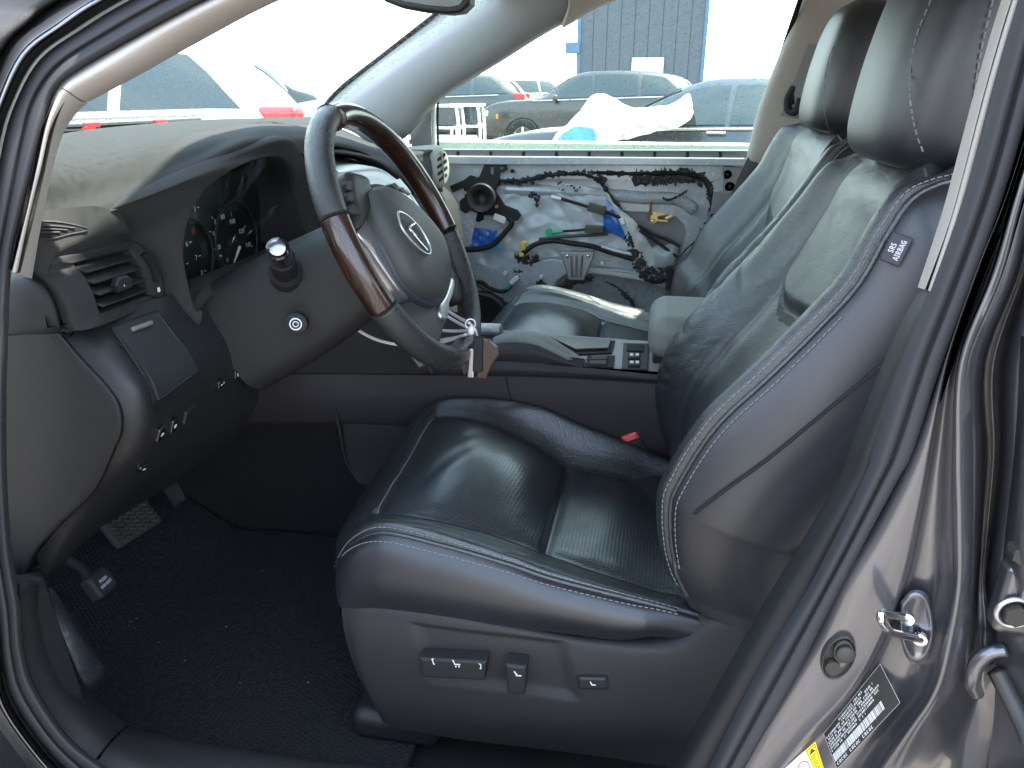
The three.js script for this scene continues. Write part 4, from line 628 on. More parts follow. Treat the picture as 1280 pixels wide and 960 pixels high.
  part('shroud_collar', tube([at(358, 346, -.93), at(356.5, 339, -.912)], .022, { rad: 20, seg: 6 }), M.deep, shroud);
  const stalk = part('turn_signal_stalk', [tube([st0, st1], .0165, { rad: 20, seg: 10 })], M.plasticSmooth, dash, 'round switch stalk pointing at the camera');
  part('stalk_knob', [tube([st1.clone().lerp(st2, -.1), st1.clone().lerp(st2, .6), st2], (t) => .0148 - .001 * t, { rad: 22, seg: 8, cap: .12 })], M.gloss, stalk);
  part('stalk_cap', tube([st2.clone().lerp(st1, .05), st2.clone().lerp(st1, -.15)], (t) => .0118 - .002 * t, { rad: 24, seg: 6, cap: .15 }), M.satinMid, stalk);
  const ig0 = at(374, 403, -.925), ig1 = at(370, 405, -.898);
  part('ignition_lock', [tube([ig0, ig1], .0145, { rad: 22, seg: 6, cap: .15 })], M.plasticSmooth, shroud); 
  const igd = ig1.clone().sub(ig0).normalize();
  { const g = new THREE.TorusGeometry(.0075, .0016, 8, 24); g.applyMatrix4(frame(ig1.clone().addScaledVector(igd, .003), igd)); const g2 = new THREE.TorusGeometry(.0035, .001, 8, 20); g2.applyMatrix4(frame(ig1.clone().addScaledVector(igd, .0035), igd)); const il = part('lock_ring', g, M.satin, shroud); part('key_slot', [g2], M.satin, shroud); }
  // centre mound and passenger side
  part('centre_mound', skin([[[280, 162, -1.22], [300, 158, -1.26], [326, 154, -1.32], [364, 157, -1.42], [392, 166, -1.5]].map((p) => at(...p).add(V(-.06, -.0, 0))), [[280, 162, -1.22], [300, 156.5, -1.26], [326, 151, -1.32], [362, 154, -1.42], [390, 164, -1.5]], [[288, 163, -1.2], [305, 160, -1.24], [330, 155, -1.30], [363, 159, -1.38], [398, 180, -1.45]], [[300, 175, -1.18], [320, 176, -1.22], [345, 180, -1.26], [380, 190, -1.33], [404, 205, -1.4]]], { su: 5, sv: 5, t: .02 }), M.dashTop, dash);
  part('passenger_pad', skin([
    [X(385, 165, -1.15), X(425, 172, -1.15), X(470, 190, -1.12), X(505, 200, -1.05), X(530, 200, -.95)],
    [X(390, 152, -1.02), X(425, 160, -1.0), X(465, 178, -.97), X(500, 186, -.9), X(532, 184, -.83)],
    [[400, 168, -1.4], [430, 173, -1.5], [468, 183, -1.75], [505, 188, -1.95], [540, 186, -2.1]],
    [[404, 186, -1.3], [430, 187, -1.38], [470, 195, -1.6], [508, 205, -1.85], [550, 192, -2.11]],
    [[405, 191, -1.28], [430, 192, -1.36], [468, 201, -1.55], [500, 221, -1.75], [530, 240, -1.95]],
    [[405, 193, -1.28], [430, 194, -1.36], [468, 203, -1.55], [499, 224, -1.75], [528, 245, -1.95]].map((p) => at(...p).add(V(-.03, 0, 0)))], { su: 5, sv: 5, t: .012, toward: V(0, 2.2, -1.2) }), M.dashTop, dash);
  part('passenger_panel', skin([
    [[400, 190, -1.36], [440, 195, -1.45], [480, 208, -1.62], [512, 230, -1.82], [530, 235, -1.97], [562, 228, -2.12]].map((p) => at(...p).add(V(-.03, 0, 0))),
    [[400, 220, -1.36], [450, 222, -1.45], [490, 232, -1.62], [520, 252, -1.82], [538, 248, -1.97], [568, 248, -2.1]].map((p, i) => at(...p).add(V(i < 4 ? -.02 : .0, 0, 0))),
    [[430, 270, -1.36], [470, 275, -1.45], [505, 285, -1.62], [530, 290, -1.8], [552, 285, -1.95], [577, 280, -2.09]],
    [[440, 330, -1.36], [480, 330, -1.45], [515, 335, -1.62], [540, 335, -1.8], [560, 330, -1.95], [578, 322, -2.09]],
    [[440, 400, -1.4], [480, 400, -1.5], [520, 395, -1.65], [545, 385, -1.8], [563, 370, -1.95], [578, 355, -2.1]].map((p) => at(...p).add(V(-.05, 0, 0)))], { su: 5, sv: 5, t: .012 }), M.dashTop, dash);
  // far side vent: a barrel end with dark slots
  const fc = at(541, 211, -2.06).add(V(.02, .004, .0)), fn = V(.93, .05, .36).normalize(), fm = frame(fc, fn);
  const fv = (x, y, z, r) => fm.clone().multiply(M4(V(x, y, z), [0, 0, r || 0]));
  part('far_vent', [lathe([[.0, .006], [.034, .006], [.046, .003], [.052, -.006], [.053, -.03], [.05, -.10]], fm.clone().multiply(M4(V(0, 0, 0), [Math.PI / 2, 0, 0], V(.86, 1, 1.12))), 40)], M.ventGrey, dash, 'pale round vent at the passenger end');
  for (let k = 0; k < 4; k++) part('far_vent_slot', rbox(.052 - Math.abs(k - 1.5) * .008, .0085, .003, .002, fv(.003, -.027 + k * .018, .0062, .35), 2), M.deep, dash);
  part('far_vent_bar', rbox(.004, .085, .004, .001, fv(.004, 0, .0075, .05), 2), M.ventGrey, dash);
  // display hood and centre stack
  part('display_hood', skin([[[415, 208, -1.27], [445, 203, -1.35], [478, 206, -1.46], [508, 232, -1.52]].map((p) => at(...p).add(V(-.08, 0, 0))), [[418, 213, -1.25], [446, 209, -1.33], [478, 212, -1.44], [508, 236, -1.5]], [[422, 220, -1.23], [446, 222, -1.29], [474, 224, -1.38], [510, 245, -1.46]], [[436, 240, -1.22], [450, 238, -1.27], [470, 236, -1.34], [494, 227, -1.44]]], { su: 5, sv: 5, t: .012 }), M.silverPl, dash);
  part('display_screen', skin(quadNet([440, 236, -1.24], [500, 228, -1.45], [470, 285, -1.24], [535, 275, -1.45]), { t: .006 }), M.gloss, dash);
  const stackM = M.silverPl;
  part('centre_stack', skin([[[430, 238, -1.22], [470, 250, -1.3], [512, 244, -1.42], [530, 250, -1.5]].map((p, i) => at(...p).add(V(-.03, 0, 0))), [[450, 285, -1.22], [490, 285, -1.3], [530, 282, -1.42], [545, 285, -1.5]].map((p) => at(...p).add(V(-.0, 0, 0))), [[470, 340, -1.22], [510, 340, -1.3], [545, 335, -1.42], [560, 335, -1.5]], [[490, 400, -1.22], [530, 400, -1.3], [562, 390, -1.42], [575, 388, -1.5]], [[530, 455, -1.22], [560, 450, -1.3], [590, 425, -1.42], [605, 415, -1.5]]], { su: 5, sv: 5, t: .012 }), stackM, dash);
  for (let k = 0; k < 3; k++) part('stack_button', rbox(.008, .022, .035, .003, M4(at(512 + k * 8, 262 + k * 14, -1.42).add(V(.006, 0, 0)), [0, 0, -.3])), k % 2 ? M.plasticSmooth : M.satin, dash);
  part('display_side', tube([[497, 228, -1.44], [507, 238, -1.46], [520, 256, -1.46], [536, 284, -1.46], [545, 320, -1.46]], .004), M.satin, dash);
}
// ---------------------------------------------------------------- steering wheel
{
  const C = V(-.341, 1.056, -1.009), t = THREE.MathUtils.degToRad(26.5), n = V(Math.cos(t), Math.sin(t), 0), e1 = V(0, 0, 1), e2 = V(-Math.sin(t), Math.cos(t), 0), R = .181;
  const wheel = thing('steering_wheel', 'leather and dark wood steering wheel with silver spokes in front of the dashboard', 'steering wheel', C);
  const P = (deg, r = R, h = 0) => { const a = deg * Math.PI / 180; return C.clone().addScaledVector(e1, r * Math.cos(a)).addScaledVector(e2, r * Math.sin(a)).addScaledVector(n, h); };
  const arc = (a, b, r = R, h = 0) => Array.from({ length: 25 }, (_, k) => P(lerp(a, b, k / 24), r, h));
  const AN = [[421, 272], [477, 385], [413, 150], [552, 294]].map(([x, y]) => { let b = [0, 1e9]; for (let a = -180; a < 180; a += .25) { const q = P(a).sub(camera.position), d = q.dot(FW), e = Math.hypot(640 + F0 * q.dot(RT) / d - x, 480 - F0 * q.dot(UP) / d - y); if (e < b[1]) b = [a, e]; } return b[0] < -100 ? b[0] + 360 : b[0]; });
  const pr = Array.from({ length: 16 }, (_, k) => { const a = k / 16 * 6.2832; return [Math.cos(a), 1.12 * Math.sin(a)]; });
  const rim = (a, b, r, m, name, lab) => part(name, tube(arc(a, b), r, { seg: 60, prof: pr, up: n, cap: .02 }), m, wheel, lab);
  rim(AN[0], AN[2], .0165, M.rimLeather, 'rim_leather'); rim(AN[2] + .4, AN[3], .0148, M.rimLeather, 'rim_leather'); rim(AN[3] + .4, 262, .0165, M.rimLeather, 'rim_leather'); rim(262.3, 360 + AN[1] - .5, .0168, M.rimLeather, 'rim_leather');
  rim(AN[1], AN[0] - .5, .0163, M.wood, 'rim_wood', 'glossy dark wood section on the near side of the rim');
  part('rim_wood', tube(arc(AN[2] + 1, AN[3] - .5, R - .004, .0035), .0155, { seg: 60, prof: pr, up: n, cap: .02 }), M.wood, wheel, 'glossy dark wood section across the top of the rim');
  for (const a of [AN[0] - .2, AN[2] + .2, AN[3] + .2, 262.1, AN[1] - .2]) { const g = new THREE.TorusGeometry(.0165, .0012, 6, 24); const p = P(a), q = P(a + 1); g.applyMatrix4(frame(p, q.sub(p), n)); part('rim_joint', g, M.deep, wheel); }
  stuff(part('rim_stitching', [stitches(arc(AN[3] + 3, 260, R - .0152, .0), n, .005, .003, .0008, 0)], M.thread, wheel));
  const on = (h) => (p) => onPl(p[0], p[1], C.clone().addScaledVector(n, h), n);
  const cover = [[459, 240], [473, 236], [493, 246], [512, 262], [530, 281], [546, 303], [554, 328], [555, 349], [546, 374], [528, 372], [506, 352], [487, 318], [470, 282], [461, 256]].map(on(.018));
  const cov = part('airbag_cover', pillow(cover, n, [[1.0, -.012], [1.0, .002], [.96, .012], [.85, .019], [.6, .025], [.3, .027], [.06, .0275]], { su: 4, sv: 5 }), M.coverMat, wheel);
  // side wall of the cover: smooth dark band
  part('cover_band', pillow([[455, 236], [470, 231], [496, 243], [534, 279], [551, 302], [559, 328], [560, 352], [548, 381], [524, 379], [500, 357], [480, 322], [463, 284], [456, 256]].map(on(.01)), n, [[1, -.02], [1, .0], [.97, .006], [.9, .008]], { su: 3, sv: 5 }), M.bandMat, wheel);
  // oval emblem with a bent bar inside
  const el = [], ce = onPl(523, 292, C.clone().addScaledVector(n, .047), n);
  const em = [[497.5, 266], [503, 266], [512, 272], [526, 287], [536, 305], [538, 315], [535, 318], [526, 313], [513, 300], [502, 284]].map((p) => onPl(p[0], p[1], C.clone().addScaledVector(n, .0475), n));
  const eo = part('emblem', tube(em, .0015, { closed: true, seg: 80, rad: 8 }), M.satin, cov, 'oval chrome emblem');
  part('emblem_bar', [[[519, 279], [512, 286], [520, 296]], [[519, 296], [528, 306], [535, 314]]].map((l) => tube(l.map((p) => onPl(p[0], p[1], C.clone().addScaledVector(n, .048), n)), .0019, { rad: 8 })).slice(0, 1).concat(tube([[512, 286], [520, 297], [535, 314]].map((p) => onPl(p[0], p[1], C.clone().addScaledVector(n, .048), n)), .0019, { rad: 8 })), M.chrome, cov);
  // spokes
  const flat = [[1, -.012], [1.0, -.002], [.97, .003], [.85, .005], [.5, .006]];
  part('spoke', pillow([[443, 288], [455, 262], [462, 268], [475, 300], [492, 332], [510, 356], [512, 375], [498, 366], [482, 345], [462, 316]].map(on(.004)), n, flat), M.satin, wheel, 'silver spoke on the near side');
  part('spoke', pillow([[508, 376], [514, 372], [528, 380], [548, 382], [552, 392], [557, 400], [553, 408], [545, 432], [530, 432], [512, 412], [500, 395]].map(on(.0)), n, flat), M.coverMat, wheel, 'leather grained lower spoke');
  part('spoke', pillow([[546, 384], [553, 372], [560, 352], [563, 348], [566, 356], [562, 372], [556, 386], [556, 400], [550, 398]].map(on(.006)), n, flat), M.satin, wheel, 'silver edge of the lower spoke');
  part('spoke', pillow([[553, 318], [557, 322], [564, 340], [576, 352], [580, 372], [572, 380], [562, 370], [558, 345]].map(on(-.004)), n, flat), M.plasticSmooth, wheel);
  const pod = part('switch_pod', pillow([[427, 219], [440, 219], [452, 223], [457, 232], [458, 262], [445, 290], [436, 270], [430, 250]].map(on(.008)), n, [[1, -.02], [1, .0], [.95, .007], [.7, .012], [.3, .013]]), M.plasticSmooth, wheel);
  for (const [x, y] of [[441, 232], [443, 246], [446, 262]]) part('pod_button', pillow([[x - 9, y - 5], [x + 7, y - 5], [x + 9, y + 5], [x - 6, y + 6]].map(on(.0175)), n, [[1, -.004], [1, .0], [.9, .0014], [.4, .0018]]), M.plastic, pod);
  const pod2 = part('switch_pod', pillow([[551, 318], [556, 326], [561, 345], [558, 352], [553, 336]].map(on(.012)), n, [[1, -.01], [1, .0], [.9, .004], [.4, .005]]), M.satin, wheel);
  part('hub', [tube([C.clone().addScaledVector(n, -.07), C.clone().addScaledVector(n, .005)], .05, { rad: 24, seg: 4 })], M.deep, wheel);
}
// key holder and white cords hanging at the lower rim
{
  const R0 = at(588, 405, -.995);
  const key = thing('key_holder', 'brown leather key holder hanging with keys from the lower steering wheel rim', 'key holder', R0);
  const g = new THREE.TorusGeometry(.007, .0013, 8, 24); g.applyMatrix4(frame(R0, V(.2, .2, 1)));
  part('key_ring', g, M.satin, key);
  const pl = (pts, z, d) => { const q = pts.map((p) => at(p[0], p[1], z)), o = q[0].clone(); return plate(q.map((p) => [p.x - o.x, p.y - o.y]), d, M4(o), { bevel: .002, bs: .002 }); };
  part('leather_half', pl([[602, 424], [612, 426], [622, 434], [623, 441], [615, 452], [607, 470], [599, 469], [601, 450]], -1.0, .006), M.brownLeather, key);
  part('leather_half', pl([[585, 436], [592, 428], [598, 425], [594, 440], [587, 458], [582, 466], [579, 458], [580, 448]], -1.005, .005), M.brownLeather, key);
  part('strap', pl([[594, 422], [603, 422], [602, 437], [602, 462], [592, 462], [593, 438]], -.992, .004), M.black, key);
  part('key_blade', [pl([[589, 437], [592, 437], [591, 470], [586, 470]], -.99, .002)], M.satin, key);
  part('clip', [tube([at(588, 405, -.995), at(594, 412, -.995), at(597, 420, -.995)], .002), tube([at(603, 425, -.995), at(612, 428, -.995), at(620, 434, -.995)], .0022)], M.satin, key);
  const cord = thing('white_lanyard', 'white lanyard looped behind the steering wheel and gathered at the lower rim', 'lanyard', R0);
  part('loop', tube([[401, 335, -1.02], [406, 356, -1.02], [418, 381, -1.02], [438, 405, -1.03], [462, 421, -1.05], [492, 430, -1.08], [530, 432, -1.1], [560, 426, -1.05], [582, 418, -1.0]], .0024, { seg: 80 }), M.white, cord);
  for (const [a, b] of [[[548, 388], [585, 410]], [[556, 386], [587, 404]], [[549, 413], [588, 413]], [[552, 425], [590, 416]]]) part('strand', tube([at(a[0], a[1], -1.09), at(...lerp2(a, b, .5), -1.04), at(b[0], b[1], -.995)], .0024), M.white, cord);
  function lerp2(a, b, t) { return [lerp(a[0], b[0], t), lerp(a[1], b[1], t) + 1]; }
  part('knot', [ball(.005, at(589, 413, -.99), [1, 1.4, 1])], M.white, cord);
}
// ---------------------------------------------------------------- centre console
{
  const con = thing('centre_console', 'grey centre console between the two seats with padded armrest and wood lid', 'console', V(-.2, .35, -1.38));
  part('console_side', skin([
    [[260, 474, -1.25], [340, 467, -1.25], [440, 467.5, -1.25], [536, 468.5, -1.25], [680, 471, -1.25], [835, 480, -1.25], [960, 490, -1.25]],
    [[260, 500, -1.245], [340, 500, -1.245], [440, 500, -1.245], [536, 500, -1.245], [680, 503, -1.245], [835, 512, -1.245], [960, 520, -1.245]],
    [[255, 525, -1.255], [340, 525, -1.255], [440, 525, -1.255], [536, 530, -1.255], [680, 545, -1.255], [835, 555, -1.255], [960, 560, -1.255]],
    [[255, 532, -1.27], [340, 532, -1.27], [440, 532, -1.27], [536, 540, -1.27], [680, 560, -1.27], [835, 570, -1.27], [960, 575, -1.27]]], { su: 5, sv: 4, t: .02 }), M.plasticSide, con);
  part('tunnel_carpet', skin([[V(-1.2, .82, -1.285), V(-.8, .76, -1.27), V(-.4, .74, -1.265), V(.2, .74, -1.265)], [V(-1.2, .6, -1.28), V(-.8, .6, -1.27), V(-.4, .6, -1.265), V(.2, .6, -1.265)], [V(-1.2, .36, -1.26), V(-.8, .36, -1.255), V(-.4, .36, -1.25), V(.2, .36, -1.25)]], { su: 5, sv: 6, t: .02, disp: (u, v, p) => .006 * fbm(p.x * 7, p.y * 7, 5) }), M.carpet, con);
  part('tunnel_panel', skin([[[428, 530, -1.262], [470, 530, -1.262], [560, 530, -1.262]], [[434, 580, -1.262], [470, 580, -1.262], [560, 580, -1.262]], [[448, 604, -1.258], [480, 610, -1.258], [560, 620, -1.258]]], { t: .008 }), M.plastic, con);
  part('carpet_edge', tube([[418, 505, -1.25], [424, 535, -1.252], [434, 580, -1.262], [448, 602, -1.27]], .004, { rad: 8 }), M.plastic, con);
  part('panel_joint', tube([[633, 472, -1.247], [635, 487, -1.243], [640, 503, -1.243], [641, 520, -1.246]], .001, { rad: 5 }), M.seam, con);
  part('console_rail', skin([
    [[395, 452, -1.262], [440, 452, -1.262], [536, 454, -1.262], [615, 452, -1.262], [730, 459.5, -1.262], [835, 470, -1.262], [900, 476, -1.262]],
    [[380, 459, -1.252], [440, 459, -1.252], [536, 460, -1.252], [615, 461, -1.252], [730, 466, -1.252], [835, 475, -1.252], [900, 480, -1.252]],
    [[370, 466, -1.256], [440, 466.5, -1.256], [536, 467, -1.256], [615, 468.5, -1.256], [730, 472, -1.256], [835, 479, -1.256], [900, 486, -1.256]]], { su: 4, sv: 4, t: .02 }), M.plasticSide, con);
  part('rail_gap', tube([[340, 467.2, -1.251], [440, 467.6, -1.2515], [536, 468.6, -1.2515], [680, 471.2, -1.2515], [835, 480.2, -1.2515]], .0022, { rad: 6 }), M.deep, con);
  part('rail_end', tube([[520, 437, -1.25], [530, 450, -1.25], [541, 466, -1.25]], .006, { rad: 8 }), M.plasticSide, con);
  const yD = at(735, 461, -1.27).y, dk = (px, py) => aty(px, py, yD);
  part('console_deck', skin([[dk(530, 452), dk(640, 460), dk(735, 461), dk(835, 470), dk(900, 474)].map((p) => p.add(V(0, -.012, -.014))), [dk(540, 446), dk(640, 452), dk(735, 455), dk(835, 464), dk(900, 468)], [dk(560, 425), dk(650, 430), dk(745, 434), dk(835, 440), dk(900, 445)], [dk(575, 410), dk(660, 415), dk(750, 422), dk(835, 428), dk(900, 432)], [dk(575, 405), dk(660, 412), dk(750, 420), dk(835, 426), dk(900, 430)].map((p) => p.add(V(0, -.02, 0)))], { su: 4, sv: 4, t: .02, toward: V(-.1, 3, -1.2) }), M.greyDeck, con);
  const slab = (pts, h, m, name, lab, y = yD) => { const q = pts.map((p) => aty(p[0], p[1], y)); const g = plate(q.map((p) => [p.x, -p.z]), h, new THREE.Matrix4().makeRotationX(-Math.PI / 2).setPosition(0, y + .001, 0), { bevel: .0012 }); return part(name, g, m, con, lab); };
  slab([[676, 421], [768, 428], [764, 443], [722, 445]], .002, M.deep, 'lid_recess');
  slab([[684, 424], [763, 429.5], [759, 440], [720, 441.5]], .007, M.wood, 'wood_lid', 'glossy wood lid');
  slab([[735, 447], [768, 447], [766, 461], [731, 461]], .002, M.deep, 'switch_recess');
  slab([[740, 449.5], [759, 449.5], [758, 453.5], [739, 453.5]], .006, M.plasticSide, 'console_switch'); slab([[738, 455.5], [758, 455.5], [757, 459.5], [737, 459.5]], .006, M.plasticSide, 'console_switch');
  slab([[780, 431], [810, 432], [809, 464], [778, 463]], .002, M.plasticSide, 'switch_plate');
  slab([[784, 434], [804, 435], [803, 443], [784, 442]], .005, M.deep, 'socket_cover');
  for (const y of [449, 458.5]) { slab([[786, y - 3], [800, y - 3], [799, y + 3.5], [785, y + 3.5]], .004, M.deep, 'heater_switch'); for (const k of [0, 1]) { slab([[786.6 + k * 7, y - 2.3], [792 + k * 7, y - 2.3], [791.6 + k * 7, y + 2.6], [786.4 + k * 7, y + 2.6]], .0065, M.plastic, 'heater_button'); slab([[788 + k * 7, y - .6], [790.6 + k * 7, y - .6], [790.5 + k * 7, y + .8], [788 + k * 7, y + .8]], .0085, M.white, 'heater_symbol'); } }
  // padded grab bar sloping along the driver's edge
  part('grab_pad', tube([at(622, 432, -1.33), at(648, 424, -1.325), at(676, 428, -1.315), at(706, 444, -1.305), at(733, 458, -1.295)], (t) => .024 - .012 * t * t, { seg: 50, rad: 18, prof: Array.from({ length: 18 }, (_, k) => { const a = k / 18 * 6.2832; return [1.0 * Math.cos(a), .75 * Math.sin(a)]; }), up: V(.2, 1, 0) }), M.padGrey, con);
  part('grab_side', skin([[[606, 432, -1.29], [640, 428, -1.288], [672, 433, -1.282], [705, 448, -1.276], [728, 459, -1.27]], [[608, 442, -1.278], [640, 440, -1.275], [672, 442, -1.272], [705, 453, -1.27], [728, 460, -1.268]], [[612, 452, -1.28], [640, 451, -1.278], [672, 453, -1.275], [705, 457, -1.272], [728, 461, -1.27]]], { su: 4, sv: 5, t: .02 }), M.plasticSide, con);
  part('grab_cap', skin([[[626, 418, -1.34], [634, 418, -1.34]], [[622, 428, -1.33], [632, 429, -1.33]], [[613, 434, -1.31], [628, 436, -1.31]]], { t: .01 }), M.greyDeck, con);
  part('shifter', [tube([at(598, 412, -1.42), at(612, 412, -1.42), at(626, 413, -1.42)], .013, { rad: 14 }), tube([at(605, 418, -1.42), at(600, 440, -1.42)], .008)], M.silverPl, con);
  part('shift_gate', rbox(.2, .01, .09, .004, V(-.30, yD - .0, -1.40)), M.plastic, con);
  // armrest, two tiers
  const am = (z0, z1, pts, r) => pts.map((p) => [[...p, z0]]).length && skin(pts.map((p) => [[p[0], p[1], z0]].concat()).map((r0) => { const a = at(...r0[0]); return [a.clone().add(V(.0, 0, 0)), a.clone().add(V(-.006, 0, -.02)), V(a.x - .006, a.y, z1 + .02), V(a.x, a.y, z1)]; }), { t: .01 });
  const A = at(815, 404, -1.30), B = at(825, 448, -1.30);
  part('armrest', rbox(.34, .082, .20, .034, M4(V(A.x + .165, A.y - .034, -1.40), [0, 0, .0]), 6), M.padGrey, con);
  part('armrest_base', rbox(.34, .06, .19, .022, M4(V(A.x + .172, A.y - .098, -1.40), [0, 0, .0]), 5), M.padGrey, con);
  part('armrest_joint', rbox(.33, .012, .185, .005, M4(V(A.x + .17, A.y - .073, -1.40), [0, 0, .0]), 3), M.deep, con);
  // buckle
  const bk = thing('seat_belt_buckle', 'red seat belt buckle beside the driver seat cushion', 'belt buckle', at(788, 548, -1.27));
  const o = at(788, 544, -1.262), X = at(801, 538, -1.262).sub(at(775, 549, -1.262)).normalize(), Y = V(-X.y, X.x, 0);
  part('release_button', rbox(.034, .018, .026, .006, basis(o, X, Y, V(0, 0, 1)), 5), M.red, bk);
  part('buckle_body', rbox(.036, .06, .028, .007, basis(o.clone().addScaledVector(Y, -.038), X, Y, V(0, 0, 1)), 4), M.black, bk);
  part('buckle_mark', rbox(.024, .009, .002, .002, basis(o.clone().add(V(0, 0, .0128)), X, Y, V(0, 0, 1)), 2), mat(col(.65, .12, .12), .4), bk);
}
// ---------------------------------------------------------------- footwell
{
  const mt = thing('floor_mat', 'black studded floor mat in the driver footwell', 'floor mat', V(-.6, .385, -.95));
  const g = []; for (let i = 0; i <= 8; i++) { const r = []; for (let j = 0; j <= 6; j++) r.push(V(-1.0 + i * .09, .385 + (i < 2 ? (2 - i) * .05 : 0) + (j === 0 ? .012 : 0) + .004 * fbm(i, j, 3), -.70 - j * .09)); g.push(r); }
  part('mat_sheet', skin(g, { su: 4, sv: 4, t: .008, toward: V(0, 3, -1) }), M.floorMat, mt);
  stuff(part('lint', Array.from({ length: 20 }, (_, k) => { const c = k < 14 ? aty(rr(135, 172), rr(762, 786), .394) : aty(rr(150, 420), rr(700, 900), .398); return rbox(rr(.001, .0026), .0006, .0009, .0003, M4(c, [0, rr(0, 6), 0]), 1); }), M.white, mt));
  part('firewall', skin([[V(-.98, .40, -.60), V(-.98, .40, -.95), V(-.98, .40, -1.4)], [V(-1.06, .5, -.60), V(-1.06, .5, -.95), V(-1.06, .5, -1.4)], [V(-1.14, .66, -.60), V(-1.14, .66, -.95), V(-1.14, .66, -1.4)], [V(-1.16, 1.0, -.60), V(-1.16, 1.0, -.95), V(-1.16, 1.0, -1.4)]], { su: 5, sv: 5, t: .03, disp: (u, v, p) => .008 * fbm(p.y * 9, p.z * 9, 2) }), M.carpet, carBody);
  part('firewall', rbox(.04, .8, .9, .02, V(-1.05, .72, -1.75)), M.carpet, carBody);
  part('front_side_wall', skin([[V(-.66, .39, -.625), V(-.66, .55, -.62), V(-.67, .72, -.62)], [V(-.85, .39, -.625), V(-.85, .55, -.62), V(-.85, .72, -.62)], [V(-1.1, .39, -.625), V(-1.1, .55, -.62), V(-1.1, .75, -.62)]], { t: .02, toward: V(-.8, .6, -1.2) }), M.carpet, carBody);
  part('front_bulkhead', [rbox(.05, 1.0, 1.7, .02, V(-1.22, .65, -1.38))], M.deep, carBody);
  // driver's foot rest
  const fr = part('foot_rest', skin([[[40, 728, -.67], [61, 734, -.685], [70, 740, -.71], [80, 754, -.75]], [[48, 780, -.67], [66, 776, -.68], [84, 772, -.70], [100, 782, -.74]], [[66, 820, -.67], [84, 812, -.675], [102, 802, -.695], [118, 814, -.73]], [[90, 868, -.67], [106, 858, -.672], [118, 846, -.69], [129, 832, -.72]], [[94, 884, -.68], [110, 874, -.69], [124, 860, -.71], [134, 842, -.75]]], { su: 6, sv: 5, t: .03 }), M.scuff, carBody, 'scuffed foot rest beside the door');
  // brake pedal: pad with a herringbone tread
  const bp = thing('brake_pedal', 'wide rubber brake pedal with herringbone tread', 'pedal', at(160, 655, -.95));
  const z = -.95, TL = at(131, 657, z + .03), TR = at(184, 625, z - .07), BR = at(195, 650, z - .07), BL = at(155, 682, z + .03);
  const X = TR.clone().sub(TL), wB = X.length(); X.normalize(); const hB = TL.distanceTo(BL), Yv = BL.clone().sub(TL).normalize().negate(); const N = X.clone().cross(Yv).normalize(), Y = N.clone().cross(X), c = TL.clone().add(TR).add(BR).add(BL).multiplyScalar(.25);
  part('pedal_pad', rbox(wB * 1.04, hB * 1.1, .014, .006, basis(c.clone().addScaledVector(N, -.006), X, Y, N), 4), M.pedal, bp);
  const tr = []; for (let i = 0; i < 6; i++) for (let j = 0; j < 5; j++) for (const s of [-1, 1]) tr.push(rbox(wB * .105, hB * .05, .005, .001, basis(c.clone().addScaledVector(N, .002), X, Y, N).multiply(M4(V((i - 2.5) * wB * .155 + s * wB * .036, (j - 2) * hB * .19, 0), [0, 0, s * .7])), 1));
  stuff(part('pedal_tread', tr, M.pedalLight, bp));
  part('pedal_arm', tube([c.clone().addScaledVector(N, -.012), c.clone().add(V(-.08, .10, -.02)), c.clone().add(V(-.14, .28, -.03))], .011), M.deep, bp);
  const gp = thing('accelerator_pedal', 'small accelerator pedal right of the brake pedal', 'pedal', at(216, 612, -1.12));
  part('pedal_pad', skin([[[201, 606, -1.12], [218, 600, -1.14]], [[208, 618, -1.11], [226, 610, -1.13]], [[218, 630, -1.10], [232, 624, -1.12]]], { t: .012 }), M.pedalDark, gp);
  part('pedal_arm', tube([at(212, 610, -1.14), at(214, 590, -1.16), at(216, 570, -1.2)], .008), M.deep, gp);
  // parking brake pedal with its printed pad
  const pk = thing('parking_brake_pedal', 'small square parking brake pedal marked push on off', 'pedal', at(128, 728, -.80));
  const T4 = [[110, 725, -.79], [132, 706, -.83], [151, 728, -.83], [129, 750, -.79]].map(pt); const Xp = T4[1].clone().sub(T4[0]), wP = Xp.length(); Xp.normalize(); const yp = T4[0].clone().sub(T4[3]), hP = yp.length(); let Np = Xp.clone().cross(yp).normalize(); const Yp = Np.clone().cross(Xp), cP = T4.reduce((s, p) => s.add(p), V(0, 0, 0)).multiplyScalar(.25);
  part('pedal_pad', rbox(wP, hP, .024, .007, basis(cP.clone().addScaledVector(Np, -.012), Xp, Yp, Np), 4), M.pedalDark, pk);
  const cv = document.createElement('canvas'); cv.width = 128; cv.height = 96; const x = cv.getContext('2d'); x.fillStyle = '#24272b'; x.fillRect(0, 0, 128, 96); x.fillStyle = '#c4c8cc'; x.font = 'bold 26px sans-serif'; x.textAlign = 'center'; x.fillText('PUSH', 64, 40); x.fillText('ON•OFF', 64, 72); const t = new THREE.CanvasTexture(cv); t.colorSpace = THREE.SRGBColorSpace;
  const pg = new THREE.PlaneGeometry(wP * .78, hP * .66); pg.applyMatrix4(basis(cP.clone().addScaledVector(Np, .0006), Xp, Yp, Np)); pg.userData = { uvDone: true }; part('pedal_print', pg, mat(col(1, 1, 1), .7, { map: t }), pk);
  part('pedal_arm', tube([cP.clone().addScaledVector(Np, -.02), at(104, 712, -.84), at(88, 702, -.86), at(75, 690, -.9)], .009), M.steelDark, pk);
}
